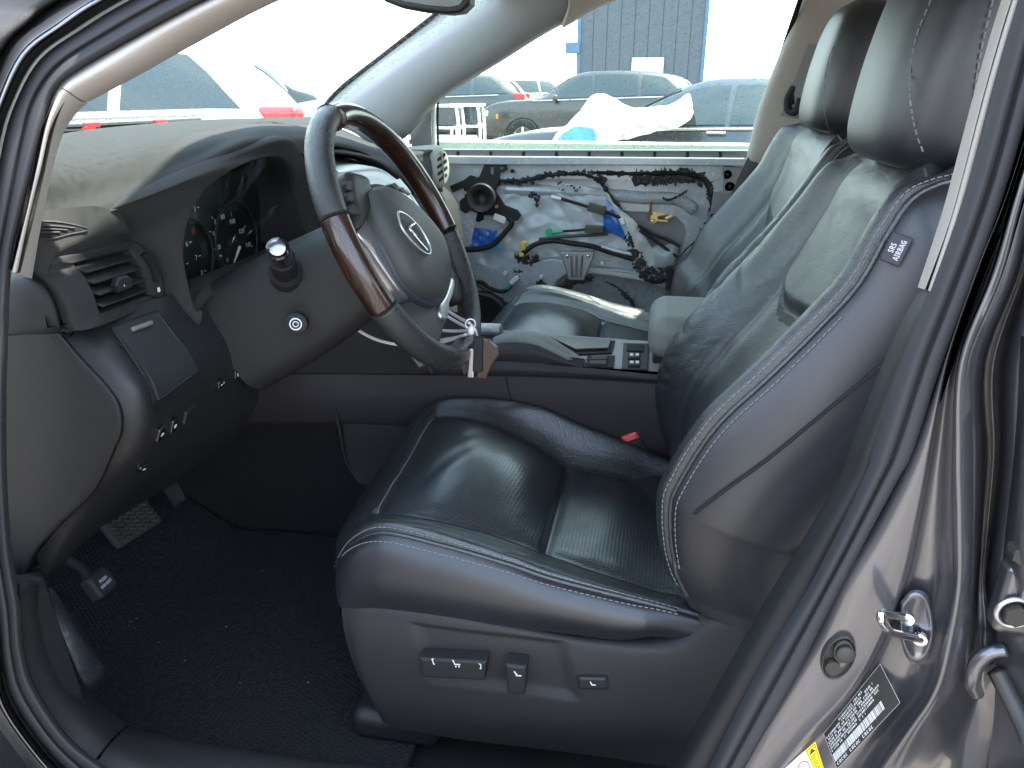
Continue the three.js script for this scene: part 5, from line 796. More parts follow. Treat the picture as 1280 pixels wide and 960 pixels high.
// ---------------------------------------------------------------- stripped passenger door beyond the seats
{
  const Z = -2.2, door = thing('passenger_door', 'stripped passenger door of bare silver metal with torn plastic film and wiring', 'car door', V(-.2, .4, -2.25));
  const pl = (pts, z0, z1, o = {}) => plate(pts.map((p) => { const q = at(p[0], p[1], z1); return [q.x, q.y]; }), z1 - z0, M4(V(0, 0, z0)), { bevel: .002, ...o, holes: (o.holes || []).map((h) => h.map((p) => { const q = at(p[0], p[1], z1); return [q.x, q.y]; })) });
  part('door_cavity', rbox(.36, .22, .015, .01, (() => { const q = at(815, 295, Z - .07); return q; })()), M.sheetMid, door);
  part('outer_skin', rbox(1.15, .82, .02, .008, V(-.2, .66, -2.31)), M.doorOuter, door);
  const holeU = [[768, 262], [790, 264], [822, 265], [845, 270], [855, 280], [858, 292], [853, 310], [848, 322], [836, 330], [812, 330], [795, 305], [780, 283]];
  const holeL = [[686, 372], [687, 360], [692, 348], [703, 340], [720, 337], [760, 341], [800, 347], [828, 356], [845, 372], [848, 395], [845, 425], [780, 440], [700, 440], [687, 400]];
  const holeF = [[574, 322], [590, 316], [612, 316], [620, 326], [612, 338], [600, 352], [584, 360], [574, 352]];
  part('inner_sheet', pl([[548, 200], [700, 200], [930, 203], [928, 260], [900, 350], [880, 455], [560, 470], [540, 330]], Z - .035, Z - .03, { holes: [holeU, holeL, holeF] }), M.sheet, door);
  const open = [[618, 226], [640, 224], [700, 223], [780, 224], [850, 222], [872, 226], [886, 240], [889, 262], [884, 288], [872, 310], [862, 330], [852, 352], [835, 352], [800, 343], [760, 338], [720, 331], [690, 325], [655, 330], [625, 338], [596, 330], [590, 300], [598, 262], [605, 236]];
  part('door_frame_sheet', pl([[546, 199], [700, 199], [931, 202], [929, 262], [902, 350], [884, 455], [850, 455], [852, 410], [846, 366], [830, 357], [800, 348.5], [760, 342], [722, 338], [705, 341], [694, 349], [689, 360], [688, 380], [690, 470], [560, 470], [540, 330]], Z - .02, Z - .012, { holes: [open], bevel: .007, bs: .006, bseg: 3 }), M.sheet, door);
  // sloped ledge inside the opening
  part('door_rib', [tube([[630, 236, Z - .03], [720, 240, Z - .03], [800, 247, Z - .028], [850, 250, Z - .028], [868, 262, Z - .028]], .018, { rad: 12 })], M.sheet, door);
  part('door_rib', tube([[700, 352, Z - .016], [730, 350, Z - .014], [790, 355, Z - .014], [836, 366, Z - .016]].map((p) => [p[0], p[1] - 14, p[2]]), .006, { rad: 8 }), M.sheet, door);
  // top ledge and belt strips
  part('belt_ledge', pl([[556, 196], [935, 199], [934, 206], [556, 204]], Z - .012, Z + .008, { bevel: .003 }), M.sheet, door);
  part('belt_strip', pl([[552, 187.5], [938, 189], [937, 198], [554, 196]], Z - .03, Z + .0, { bevel: .002 }), M.rubberGrey, door);
  for (let k = 0; k < 9; k++) part('belt_clip', pl([[571 + k * 41, 189.5], [574 + k * 41, 189.5], [574 + k * 41, 197], [571 + k * 41, 196.8]], Z - .02, Z + .003, { bevel: .0008 }), M.deep, door);
  part('belt_moulding', rbox(1.05, .035, .03, .008, M4(at(735, 181, -2.28).add(V(0, -.008, 0)), [0, 0, .0])), M.pale, door);
  // glass and its frame
  const gl = [[[548, 190, -2.22], [740, 191, -2.22], [936, 192, -2.22]], [[548, 120, -2.16], [745, 115, -2.16], [960, 115, -2.16]], [[690, 0, -2.06], [850, -20, -2.06], [1005, -20, -2.06]]];
  part('window_glass', skin(gl, { t: 0 }), M.tint, door);
  part('window_dirt', skin(gl.map((r) => r.map((p) => at(...p).add(V(0, 0, -.004)))), { t: 0 }), M.dirt2, door);
  part('window_channel', [tube([[542, 192, -2.2], [541, 150, -2.17], [543, 112, -2.14]], .008, { rad: 8 })], M.pale, door);
  part('window_channel', tube([[548, 192, -2.215], [547, 150, -2.18], [548, 108, -2.15]], .0035, { rad: 6 }), M.deep, door);
  part('window_channel', tube([[937, 195, -2.2], [953, 145, -2.17], [975, 75, -2.1], [1003, -8, -2.02]], .006, { rad: 8 }), M.deep, door);
  part('mirror_trim', skin([[[512, 160, -2.19], [524, 140, -2.17], [538, 112, -2.14]], [[514, 178, -2.19], [526, 170, -2.175], [539, 160, -2.16]], [[517, 192, -2.19], [528, 192, -2.19], [539, 190, -2.19]]], { t: .012 }), M.greyTrim, door, 'grey triangular trim behind the door mirror');
  part('door_mirror', [rbox(.05, .13, .16, .03, at(494, 163, -2.42), 4)], M.white, door);
  // door hardware on the right-hand edge
  const disc = (px, py, r, d, m, name) => { const p = at(px, py, Z - .005); const g = cyl(r, r * 1.04, d, M4(p, [Math.PI / 2, 0, 0]), 24); return part(name, g, m, door); };
  disc(892, 216, .021, .006, M.sheet, 'access_plug'); part('lock_panel', pl([[905, 208], [929, 211], [927, 236], [905, 240]], Z - .012, Z - .002, { bevel: .003 }), M.sheetMid, door);
  part('hinge_plate', pl([[893, 242], [914, 240], [917, 252], [910, 270], [897, 280], [888, 276]], Z - .012, Z + .0, { bevel: .004 }), M.sheetMid, door);
  for (const [x, y, r] of [[909, 218, .012], [912, 233, .013], [890, 269, .014], [888, 292, .024]]) { disc(x, y, r, .012, M.sheetMid, 'grommet'); disc(x, y, r * .4, .018, M.deep, 'bolt_hole'); }
  for (const [x, y] of [[632, 341], [677, 345], [753, 328], [706, 320]]) disc(x, y, .005, .024, M.white, 'rivet');
  disc(641, 213.5, .005, .026, M.deep, 'bolt_hole');
  // speaker on its bracket
  const sc = at(602.5, 247, Z + .02), sm = M4(sc);
  part('speaker_bracket', [pl([[580, 232], [590, 226], [600, 221], [606, 207], [617, 205], [632, 207], [633, 212], [624, 216], [623, 226], [618, 240], [630, 258], [646, 264], [650, 270], [646, 275], [638, 275], [620, 268], [604, 268], [588, 262], [582, 266], [576, 262], [575, 252], [582, 246]], Z - .01, Z + .004, { bevel: .002, holes: [[[613, 209], [617, 209], [617, 218], [613, 218]], [[626, 208], [630, 209], [628, 212], [625, 211]]] }), pl([[563, 233], [580, 226], [588, 220], [594, 222], [594, 228], [584, 232], [566, 240]], Z - .008, Z + .002)], M.black, door);
  const sp = part('speaker', lathe([[.0, -.012], [.012, -.010], [.014, -.004], [.024, .008], [.030, .014], [.034, .012], [.038, .016], [.041, .015], [.042, .004], [.042, -.02], [.0, -.02]].reverse(), sm.clone().multiply(M4(V(0, 0, 0), [Math.PI / 2, 0, 0])), 40), M.speakerBlack, door, 'round black door speaker');
  part('speaker_flange', pl([[578, 239], [588, 230], [600, 228], [612, 232], [618, 242], [622, 252], [625, 260], [618, 263], [608, 264], [596, 262], [588, 254]], Z - .002, Z + .003, { bevel: .0015 }), M.flange, sp);
  for (const [x, y] of [[582, 241], [621, 258]]) part('speaker_screw', cyl(.005, .005, .01, M4(at(x, y, Z + .016), [Math.PI / 2, 0, 0]), 12), M.brass, sp);
  part('speaker_plug', pl([[619, 268], [632, 273], [630, 279], [617, 274]], Z - .005, Z + .012), M.white, door);
  part('speaker_vent', pl([[592, 268], [598, 266], [604, 268], [604, 274], [598, 277], [592, 274]], Z - .024, Z - .02), M.deep, door);
  // plastic film, crumpled, with its blue tape
  const film = skin([[[606, 240, Z - .024], [640, 229, Z - .022], [690, 228, Z - .022], [735, 234, Z - .02], [760, 246, Z - .016]], [[594, 272, Z - .024], [640, 262, Z - .018], [690, 258, Z - .016], [740, 264, Z - .014], [774, 274, Z - .01]], [[580, 300, Z - .02], [640, 296, Z - .016], [690, 292, Z - .014], [745, 296, Z - .012], [792, 306, Z - .01]], [[584, 326, Z - .022], [635, 336, Z - .02], [680, 322, Z - .02], [740, 322, Z - .02], [824, 344, Z - .022]]], { su: 16, sv: 18, t: 0, disp: (u, v, p) => .009 * fbm(p.x * 14, p.y * 14, 1, 3) + .010 * Math.abs(noise3(p.x * 24 + p.y * 14, p.y * 22, 5)) - .008 * Math.abs(noise3(p.x * 16 - p.y * 22, p.y * 12, 8)) });
  part('plastic_film', film, M.film, door, 'torn translucent plastic film');
  const crump = (rows, k, f = 40) => skin(rows, { su: 10, sv: 10, t: .0006, disp: (u, v, p) => k * fbm(p.x * f, p.y * f, 3, 2) });
  part('blue_tape', crump([[[580, 287, Z - .012], [600, 285, Z - .005], [622, 289, Z - .01]], [[579, 298, Z - .012], [600, 299, Z - .002], [621, 300, Z - .01]], [[580, 308, Z - .012], [600, 310, Z - .004], [616, 306, Z - .01]]], .008), M.blue, door, 'blue film patch under the speaker');
  part('blue_tape', crump([[[598, 305, Z - .014], [612, 307, Z - .01], [628, 305, Z - .012]], [[596, 315, Z - .014], [612, 316, Z - .008], [628, 313, Z - .012]]], .006), M.blueLight, door);
  part('blue_tape', crump([[[757, 248, Z - .006], [762, 254, Z - .004], [768, 262, Z - .004]], [[754, 272, Z - .004], [766, 276, Z + .0], [780, 285, Z - .002]], [[755, 290, Z - .006], [770, 294, Z - .002], [788, 302, Z - .004]]], .006), M.blue, door, 'blue film patch in the middle of the door');
  part('film_flap', skin([[[756, 240, Z - .008], [760, 242, Z + .0], [764, 246, Z - .004]], [[763, 258, Z - .002], [770, 262, Z + .012], [777, 262, Z + .0]], [[776, 280, Z + .002], [786, 280, Z + .018], [798, 282, Z + .004]], [[784, 300, Z + .002], [796, 300, Z + .018], [808, 300, Z + .006]], [[788, 318, Z + .0], [803, 318, Z + .014], [820, 316, Z + .004]], [[797, 334, Z - .004], [812, 335, Z + .010], [830, 334, Z + .002]], [[816, 346, Z - .006], [826, 349, Z + .0], [836, 346, Z + .0]]], { su: 10, sv: 12, t: 0, disp: (u, v, p) => .007 * fbm(p.x * 34, p.y * 34, 8, 3) }), M.film2, door, 'twisted strip of film hanging across the door');
  part('film_bag', pillow([[815, 310], [830, 307], [846, 306], [848, 318], [846, 328], [836, 336], [822, 338], [813, 328]].map((p) => at(...p, Z - .01)), V(0, 0, 1), [[1, -.01], [1, 0], [.9, .012], [.6, .02], [.2, .024]]), M.filmBag, door);
  // black butyl sealant: ragged strips and specks
  const butyl = (path, n, w, s, z = Z - .006) => { const cv = new THREE.CatmullRomCurve3(path.map((p) => at(p[0], p[1], z))); return Array.from({ length: n }, () => { const p = cv.getPointAt(rnd()); const r = rr(.25, 1) * s; const g = new THREE.IcosahedronGeometry(r, 1); const q = g.attributes.position; for (let i = 0; i < q.count; i++) { const k = 1 + .55 * noise3(q.getX(i) * 300 + p.x * 90, q.getY(i) * 300, q.getZ(i) * 300 + p.y * 70); q.setXYZ(i, q.getX(i) * k, q.getY(i) * k, q.getZ(i) * k); } g.applyMatrix4(M4(p.add(V(rr(-w, w) * .6, rr(-w, w), 0)), [0, 0, rr(0, 6)], V(rr(.5, 1.8), rr(.4, 1), .35))); g.computeVertexNormals(); return g; }); };
  const thread = (pts, r, z = Z - .004) => tube(pts.map((p) => at(p[0], p[1], z)), (t) => r * (.55 + .5 * Math.abs(noise3(t * 22, pts[0][0], 4)) + .25 * noise3(t * 70, 3, 1)), { seg: pts.length * 16, rad: 6 });
  stuff(part('sealant', [butyl([[624, 227], [650, 226], [680, 219], [710, 216], [745, 219], [758, 226]], 150, .007, .008), butyl([[745, 216], [790, 218], [850, 217]], 130, .006, .006), butyl([[790, 222], [830, 222], [862, 220], [878, 226]], 260, .016, .009), butyl([[872, 220], [886, 232], [890, 258], [886, 284], [874, 308]], 200, .008, .008), butyl([[884, 285], [868, 318], [862, 340], [856, 352]], 150, .014, .009), butyl([[688, 364], [702, 360], [716, 352], [740, 349]], 110, .008, .009, Z - .004), butyl([[775, 362], [792, 382], [796, 400]], 40, .006, .006, Z - .05), butyl([[668, 362], [676, 356], [680, 366]], 36, .012, .012), butyl([[646, 322], [660, 326], [672, 322]], 50, .012, .008), butyl([[785, 290], [796, 318], [806, 338], [836, 346]], 150, .022, .008, Z + .016), butyl([[664, 240], [672, 250], [668, 256]], 22, .01, .008), butyl([[700, 232], [722, 236], [728, 232]], 18, .012, .005), butyl([[652, 338], [640, 345]], 12, .012, .007)], M.butyl, door));
  stuff(part('sealant_strip', [thread([[622, 225], [650, 226], [680, 220], [712, 217], [740, 221], [752, 230], [764, 246], [776, 262]], .007), thread([[740, 215.5], [790, 217], [850, 217], [876, 222], [888, 240], [890, 262], [885, 288], [872, 312], [862, 345]], .008), thread([[860, 238], [846, 246], [834, 250], [828, 247]], .004), thread([[758, 352], [775, 362], [790, 380], [798, 398]], .004, Z - .06), thread([[800, 340], [812, 352], [836, 348], [850, 330]], .007, Z + .0)], M.butyl, door));
  // cables, clips and connectors
  const cab = (pts, r, m = M.black, name = 'cable', lab) => part(name, tube(pts.map((p) => at(p[0], p[1], p[2] ?? Z + .006)), r, { rad: 10, seg: 50 }), m, door, lab);
  cab([[690, 247, Z - .004], [703, 249], [720, 254], [740, 260], [760, 266], [780, 274]], .0045); cab([[674, 299, Z - .004], [692, 297], [715, 295], [735, 294], [760, 292]], .0045, M.greenDark);
  cab([[689, 246], [701, 249]], .006, M.white, 'cable_end'); part('green_clip', [cyl(.011, .011, .012, M4(at(686, 290.5, Z + .0), [Math.PI / 2, 0, 0]), 20), tube([at(690, 291, Z + .004), at(704, 289, Z + .004)], .005)], M.green, door, 'green cable clip');
  cab([[704, 289], [720, 288], [738, 286]], .0035);
  const blk = (px, py, w, h, a, m, name, d = .024) => part(name, rbox(w, h, d, .004, M4(at(px, py, Z + .008), [0, 0, a]), 3), m, door);
  blk(746, 261, .052, .022, -.22, M.olive, 'foam_sleeve'); blk(743, 286.5, .054, .020, .0, M.olive, 'foam_sleeve');
  cab([[798, 282, Z + .01], [815, 292], [835, 300], [850, 308]], .005); cab([[800, 288, Z + .01], [822, 303], [838, 315], [848, 322]], .005); 
  part('door_latch', [rbox(.042, .020, .02, .005, M4(at(824, 267, Z - .05), [0, 0, .25])), rbox(.026, .012, .02, .004, M4(at(836, 271, Z - .05), [0, 0, .5])), rbox(.05, .010, .02, .004, M4(at(824, 275, Z - .05), [0, 0, -.1])), cyl(.012, .012, .02, M4(at(817, 273, Z - .045), [1.57, 0, 0]))], M.brass, door, 'brass coloured door latch in the opening');
  cab([[814, 250, Z - .01], [813, 262, Z - .02], [812, 274, Z - .03], [818, 276, Z - .03]], .004, M.brass, 'latch_rod');
  cab([[632, 340], [648, 322], [668, 306], [690, 301], [714, 304], [740, 308], [765, 316], [792, 324]].map((p) => [p[0], p[1], Z + .004]).slice(1), .0075, M.black, 'wiring_loom');
  cab([[752, 308, Z + .01], [775, 315], [795, 319]], .004, M.white, 'cable_sheath');
  cab([[580, 312], [600, 311], [616, 306], [630, 292], [640, 278], [633, 270]], .008, M.black, 'wiring_loom'); cab([[560, 380], [600, 352], [612, 360], [630, 364], [640, 356]], .006); cab([[560, 365], [590, 372], [620, 378], [645, 384], [660, 388]], .009, M.black, 'wiring_loom'); cab([[582, 322], [590, 345], [600, 357], [615, 364]], .006, M.olive);
  blk(643, 350, .03, .014, .8, M.white, 'connector'); blk(636, 358, .02, .010, .8, M.green, 'connector');
  part('yellow_clip', [rbox(.014, .02, .012, .003, at(654, 308, Z + .006)), rbox(.02, .008, .012, .003, at(656, 303, Z + .006)), rbox(.014, .012, .016, .003, at(652, 318, Z + .006))], M.yellow, door);
  part('latch_block', rbox(.012, .02, .02, .003, M4(at(778, 276.5, Z + .012), [0, 0, .5])), M.white, door);
  // pull bracket with ribs
  part('bracket', pl([[702, 316], [742, 316], [740, 323], [729, 349], [712, 349], [704, 323]], Z - .004, Z + .012, { bevel: .003 }), M.satinDark, door);
  for (const k of [0, 1, 2]) part('bracket_rib', tube([at(714 + k * 7, 319, Z + .014), at(715.5 + k * 5, 346, Z + .016)], .004), M.satinDark, door);
  for (const x of [709, 735]) part('bracket_bolt', ball(.006, at(x, 320, Z + .014)), M.chrome, door);
  cab([[700, 444], [800, 430], [815, 400], [838, 372], [852, 350], [860, 340]].map((p) => [p[0], p[1], Z + .02]).slice(2), .008, M.black, 'wiring_loom'); cab([[806, 425, Z + .02], [803, 408, Z + .02], [812, 396, Z + .03], [840, 380, Z + .03], [852, 360, Z + .02]], .007, M.black, 'wiring_loom');
  cab([[812, 418, Z + .01], [832, 390, Z + .01], [838, 360, Z + .01]], .012, M.olive, 'wiring_sleeve'); cab([[836, 334, Z + .01], [838, 350, Z + .01], [836, 362, Z + .01]], .012, M.black, 'wiring_sleeve');
  part('lower_speaker', [lathe([[.0, .0], [.05, .006], [.075, .014], [.085, .01], [.085, -.01]], M4(at(602, 398, Z + .01), [Math.PI / 2, 0, 0]), 40), pl([[588, 370], [612, 366], [628, 374], [630, 392], [615, 412], [588, 412]], Z - .01, Z + .004)], M.speakerBlack, door, 'dark lower speaker housing');
  part('speaker_screw', ball(.005, at(620, 388, Z + .012)), M.chrome, door);
}
// ---------------------------------------------------------------- centre pillar by the camera, striker, labels, rear door edge
{
  part('pillar_trim', skin([[1290, -60, 13], [1267, 0, 11], [1237, 100, 11], [1200, 240, 11], [1183, 297, 10], [1161, 363, 6]].map(([x, y, w], i) => { const z = lerp(-.60, -.585, i / 5); return [[x - 14, y - 4, z - .06], [x - 2, y, z - .008], [x + w * .4, y + 1, z], [x + w + 2, y + 3, z - .004]]; }), { su: 5, sv: 4, t: .006 }), M.beige, carBody, 'beige trim strip of the near centre pillar');
  const SL = [[1292, -60, 44], [1278, 0, 44], [1249, 100, 48], [1211, 240, 46], [1166, 363, 46], [1130, 453, 48], [1095, 560, 47], [1081, 600, 39], [1019, 724, 35], [944, 850, 46], [889, 960, 38], [866, 1010, 38]];
  part('weatherstrip', skin(SL.map(([x, y, w], i) => { const z = -.565; const c = (t) => [x + w * t, y + 6 * t]; return [[...c(-.12), z - .03], [...c(.05), z - .006], [...c(.25), z + .003], [...c(.42), z + .003], [...c(.52), z - .001], [...c(.62), z + .006], [...c(.92), z + .006], [...c(1.0), z - .008], [...c(1.03), z - .03]]; }), { su: 6, sv: 4, t: .004 }), M.rubber, carBody);
  part('lower_pillar_trim', skin([[1159, 366, 8], [1138, 402, 16], [1111, 462, 20], [1073, 560, 24], [1057, 602, 26], [1005, 690, 32], [964, 757, 54], [905, 862, 40], [850, 960, 44], [826, 1010, 44]].map(([x, y, w]) => [[x - 10, y - 2, -.66], [x, y, -.605], [x + w * .45, y + 2, -.59], [x + w, y + 4, -.588]]), { su: 5, sv: 4, t: .008 }), M.plasticSmooth, carBody);
  const RW = [
    [-60, 1334, 1336, 1338, 1342, 1346, 1350, 1366, 1380, 1394, 1420], [100, 1300, 1302, 1304, 1308, 1312, 1316, 1332, 1346, 1360, 1390], [240, 1258, 1260, 1262, 1265, 1268, 1272, 1288, 1302, 1318, 1350], [340, 1218, 1221, 1225, 1232, 1238, 1243, 1264, 1277, 1290, 1320], [450, 1179, 1184, 1188, 1193, 1197, 1201, 1224, 1240, 1262, 1290], [560, 1142, 1162, 1168, 1180, 1190, 1196, 1223, 1241, 1258, 1290],
    [650, 1099, 1143, 1152, 1172, 1188, 1198, 1221, 1234, 1250, 1290], [724, 1056, 1125, 1136, 1165, 1188, 1198, 1218, 1228, 1240, 1285], [790, 1026, 1100, 1112, 1150, 1175, 1188, 1212, 1230, 1250, 1285], [860, 985, 1060, 1075, 1120, 1155, 1170, 1195, 1220, 1245, 1285], [920, 948, 1005, 1025, 1080, 1115, 1131, 1160, 1200, 1240, 1285], [990, 908, 950, 970, 1025, 1065, 1085, 1125, 1190, 1240, 1285]];
  const zc = [-.565, -.557, -.566, -.564, -.548, -.532, -.545, -.60, -.56, -.548];
  const PR = RW.map((r) => { const y = r[0]; const low = Math.max(0, Math.min(1, (y - 724) / 120)); const row = [[r[1] - 8, y - 4, -.60]]; for (let k = 0; k < 10; k++) { let z = zc[k]; if (k === 7) z = lerp(z, -.565, low); row.push([r[k + 1], y + (k > 1 ? 4 : 0), z]); } return row; });
  part('centre_pillar', skin(PR, { su: 6, sv: 5, t: .006 }), M.paintDark, carBody, 'painted centre pillar with striker and labels');
  const pil = carBody.children[carBody.children.length - 1];
  const PN = net(PR);
  // striker
  part('striker_pad', skin([[1126, 752], [1140, 738], [1158, 742], [1167, 768], [1168, 800], [1158, 826], [1143, 832], [1130, 815], [1124, 785]].map((p) => [at(...p, -.556), at(...[lerp(p[0], 1146, .15), lerp(p[1], 786, .15)], -.552), at(lerp(p[0], 1146, .45), lerp(p[1], 786, .45), -.555), at(1146, 786, -.557)]).concat([0]).slice(0, 9).concat([[at(1126, 752, -.556), at(lerp(1126, 1146, .15), lerp(752, 786, .15), -.552), at(lerp(1126, 1146, .45), lerp(752, 786, .45), -.555), at(1146, 786, -.557)]]), { su: 4, sv: 4, t: .004 }), M.paintDark, pil);
  part('striker', tube([[1135, 773, -.556], [1116, 769, -.535], [1103, 767, -.522], [1101, 771, -.519], [1107, 783, -.523], [1114, 790, -.530], [1132, 795, -.542], [1152, 799, -.553]], .0034, { rad: 14, seg: 80 }), M.chrome, pil, 'chrome door striker loop');
  for (const [x, y] of [[1134, 773], [1150, 798.5]]) part('striker_washer', cyl(.0055, .0055, .004, M4(at(x, y, -.552), [Math.PI / 2, 0, .3])), M.chrome, pil);
  // rubber plug in an oval recess
  const ov = (cx, cy, a, b, rot, z, n = 18) => Array.from({ length: n }, (_, k) => { const t = k / n * 6.2832, x = a * Math.cos(t), y = b * Math.sin(t); return at(cx + x * Math.cos(rot) - y * Math.sin(rot), cy + x * Math.sin(rot) + y * Math.cos(rot), z); });
  part('access_plug', pillow(ov(1048, 821, 19, 29, .5, -.556), V(0, .1, 1).normalize(), [[1, -.008], [1, .0015], [.92, .0025], [.82, -.001], [.3, -.002], [.05, -.002]]), M.rubberBrown, pil, 'oval rubber plug with a screw');
  part('plug_cup', pillow(ov(1054, 814, 12, 14, .4, -.554), V(0, .1, 1).normalize(), [[1, -.004], [1, .0015], [.85, .002], [.7, -.001], [.1, -.002]]), M.rubberBrown, pil); part('plug_screw', cyl(.006, .006, .004, M4(at(1041, 833, -.553), [Math.PI / 2, 0, 0])), M.steelDark, pil); part('plug_dome', ball(.0085, at(1057, 818, -.554), [1, 1, .5]), M.rubberBrown, pil);
  // printed plates
  const plateAt = (corners, z, w, h, draw, name, label, lift) => {
    const q = corners.map((p, i) => at(p[0], p[1], Array.isArray(z) ? z[i] : z)); const cv = document.createElement('canvas'); cv.width = w; cv.height = h; draw(cv.getContext('2d'), w, h); const t = new THREE.CanvasTexture(cv); t.colorSpace = THREE.SRGBColorSpace; t.anisotropy = 4;
    const g = new THREE.BufferGeometry(), N = 6, pos = [], uv = [], idx = [], nn = q[1].clone().sub(q[0]).cross(q[3].clone().sub(q[0])).normalize(); if (nn.z < 0) nn.negate();
    for (let j = 0; j <= N; j++) for (let i = 0; i <= N; i++) { const p = q[0].clone().lerp(q[1], i / N).lerp(q[3].clone().lerp(q[2], i / N), j / N).addScaledVector(nn, lift); pos.push(p.x, p.y, p.z); uv.push(i / N, 1 - j / N); }
    for (let j = 0; j < N; j++) for (let i = 0; i < N; i++) { const a = j * (N + 1) + i; idx.push(a, a + N + 1, a + 1, a + 1, a + N + 1, a + N + 2); }
    g.setAttribute('position', new THREE.Float32BufferAttribute(pos, 3)); g.setAttribute('uv', new THREE.Float32BufferAttribute(uv, 2)); g.setIndex(idx); g.computeVertexNormals(); g.userData = { uvDone: true };
    return part(name, g, mat(col(1, 1, 1), .45, { map: t }), pil, label);
  };
  plateAt([[1030, 917], [1101, 829], [1126, 878], [1047, 961]], [-.5615, -.5625, -.5495, -.5445], 640, 360, (x, w, h) => {
    x.fillStyle = '#0b0b0e'; x.fillRect(0, 0, w, h); x.strokeStyle = '#b8b8b8'; x.lineWidth = 3; x.strokeRect(2, 2, w - 4, h - 4); x.fillStyle = '#d6d6d0';
    for (let r = 0; r < 7; r++) { let c = 14 + (r === 0 ? 150 : 0); const end = [430, 520, 500, 560, 540, 470, 380][r]; while (c < end) { const l = 4 + rnd() * 11; if (rnd() > .14) { x.fillRect(c, 22 + r * 27, l * .75, 3); x.fillRect(c, 22 + r * 27, 3, 17); if (rnd() > .4) x.fillRect(c + l * .6, 24 + r * 27, 3, 14); if (rnd() > .4) x.fillRect(c, 30 + r * 27, l * .75, 3); x.fillRect(c, 36 + r * 27, l * .8, 3); } c += l + 4; } }
    let c = 10; while (c < 520) { const l = 2 + rnd() * 5; x.fillRect(c, 222, l, 74); c += l + 2 + rnd() * 3; }
    for (let k = 0; k < 17; k++) { if (k % 6 === 5) continue; x.fillRect(20 + k * 22, 312, 12, 4); x.fillRect(20 + k * 22, 312, 4, 26); x.fillRect(20 + k * 22, 334, 14, 4); if (k % 2) x.fillRect(30 + k * 22, 314, 4, 22); }
  }, 'identification_plate', 'black identification plate with white print and a bar code', .0012);
  plateAt([[975, 965], [1019, 926], [1031, 963], [1000, 990]], [-.559, -.5625, -.556, -.552], 300, 200, (x, w, h) => { x.fillStyle = '#e8e8ec'; x.fillRect(0, 0, w, h); x.fillStyle = '#e8c818'; x.fillRect(215, 0, 85, h); x.strokeStyle = '#6a5a10'; x.lineWidth = 5; x.strokeRect(222, 10, 68, h - 20); x.fillStyle = '#3a3208'; x.beginPath(); x.moveTo(256, 18); x.lineTo(284, 48); x.lineTo(230, 48); x.fill(); for (let k = 0; k < 9; k++) x.fillRect(232, 64 + k * 14, 46 - (k % 3) * 9, 5); x.strokeStyle = '#c02028'; x.lineWidth = 8; x.beginPath(); x.arc(150, 90, 46, 0, 7); x.stroke(); }, 'warning_label', 'white and yellow warning label with a red ring', .0012);
}
{
  // front edge of the open rear door with its hinge and check strap
  const rd = thing('rear_door', 'front edge of the open rear door behind the centre pillar with hinge', 'car door', V(.36, .6, -.5));
  part('door_edge', skin([[[1262, 420, -.545], [1276, 420, -.515], [1310, 420, -.50]], [[1254, 560, -.545], [1268, 560, -.515], [1305, 560, -.5]], [[1240, 690, -.545], [1262, 690, -.515], [1300, 690, -.5]], [[1232, 800, -.55], [1262, 800, -.53], [1300, 800, -.5]], [[1228, 900, -.55], [1258, 890, -.53], [1300, 880, -.5]], [[1216, 1000, -.55], [1250, 1000, -.53], [1300, 1000, -.5]]].map((r) => r.map((p) => at(p[0] + 14, p[1], p[2]))), { su: 5, sv: 5, t: .02 }), M.paintDark, rd);
  { const m = M4(V(.68, .80, -.06), [0, -.96, 0]); part('door_shell', rbox(.92, .74, .09, .04, m, 4), M.plastic, rd); part('door_skin', rbox(.94, .76, .02, .01, m.clone().multiply(M4(V(0, 0, -.055))), 2), M.paint, rd); }
  part('hinge', [rbox(.03, .06, .02, .006, at(1272, 745, -.535), 3)], M.paintDark, rd); part('hinge_bolt', cyl(.009, .009, .012, M4(at(1268, 766, -.522), [Math.PI / 2, 0, 0]), 6), M.steelDark, rd); part('hinge_bolt', cyl(.008, .008, .012, M4(at(1276, 690, -.522), [Math.PI / 2, 0, 0]), 6), M.steelDark, rd);
  part('hinge_washer', [(() => { const g = new THREE.TorusGeometry(.012, .0022, 8, 24); g.applyMatrix4(M4(at(1268, 766, -.522))); return g; })()], M.satin, rd);
  const g = tube([[1220, 866, -.545], [1216, 850, -.54], [1222, 828, -.54], [1238, 815, -.54], [1256, 812, -.54]], .006, { rad: 10 }); part('check_bracket', g, M.paintDark, rd);
  part('check_strap', tube([[1246, 838, -.545], [1258, 862, -.535], [1274, 894, -.52], [1290, 930, -.50]], .0075, { rad: 12 }), M.steelDark, rd);
}
// rear-view mirror at the top edge
{
  const mr = thing('rear_view_mirror', 'lower edge of the black rear view mirror at the top of the windshield', 'mirror', at(530, -10, -1.38));
  const mp = (L, z) => L.map((p) => { const q = at(p[0], p[1], z); return [q.x, q.y]; }), OL = [[440, -60], [470, -14], [484, -2], [502, 5], [530, 10], [562, 13], [576, 11], [584, 3], [588, -60]];
  part('mirror_housing', plate(mp(OL, -1.38), .03, M4(V(0, 0, -1.41)), { bevel: .008, bs: .006, bseg: 4 }), M.plasticSmooth, mr);
  part('mirror_glass', plate(mp([[452, -60], [474, -18], [488, -6], [504, 1], [532, 6], [562, 8.5], [574, 6], [580, -2], [582, -60]], -1.37), .002, M4(V(0, 0, -1.3725)), { bevel: 0 }), M.gloss, mr);
  part('mirror_stalk', tube([at(530, -25, -1.37), V(-.55, 1.5, -1.38)], .01), M.black, mr);
}
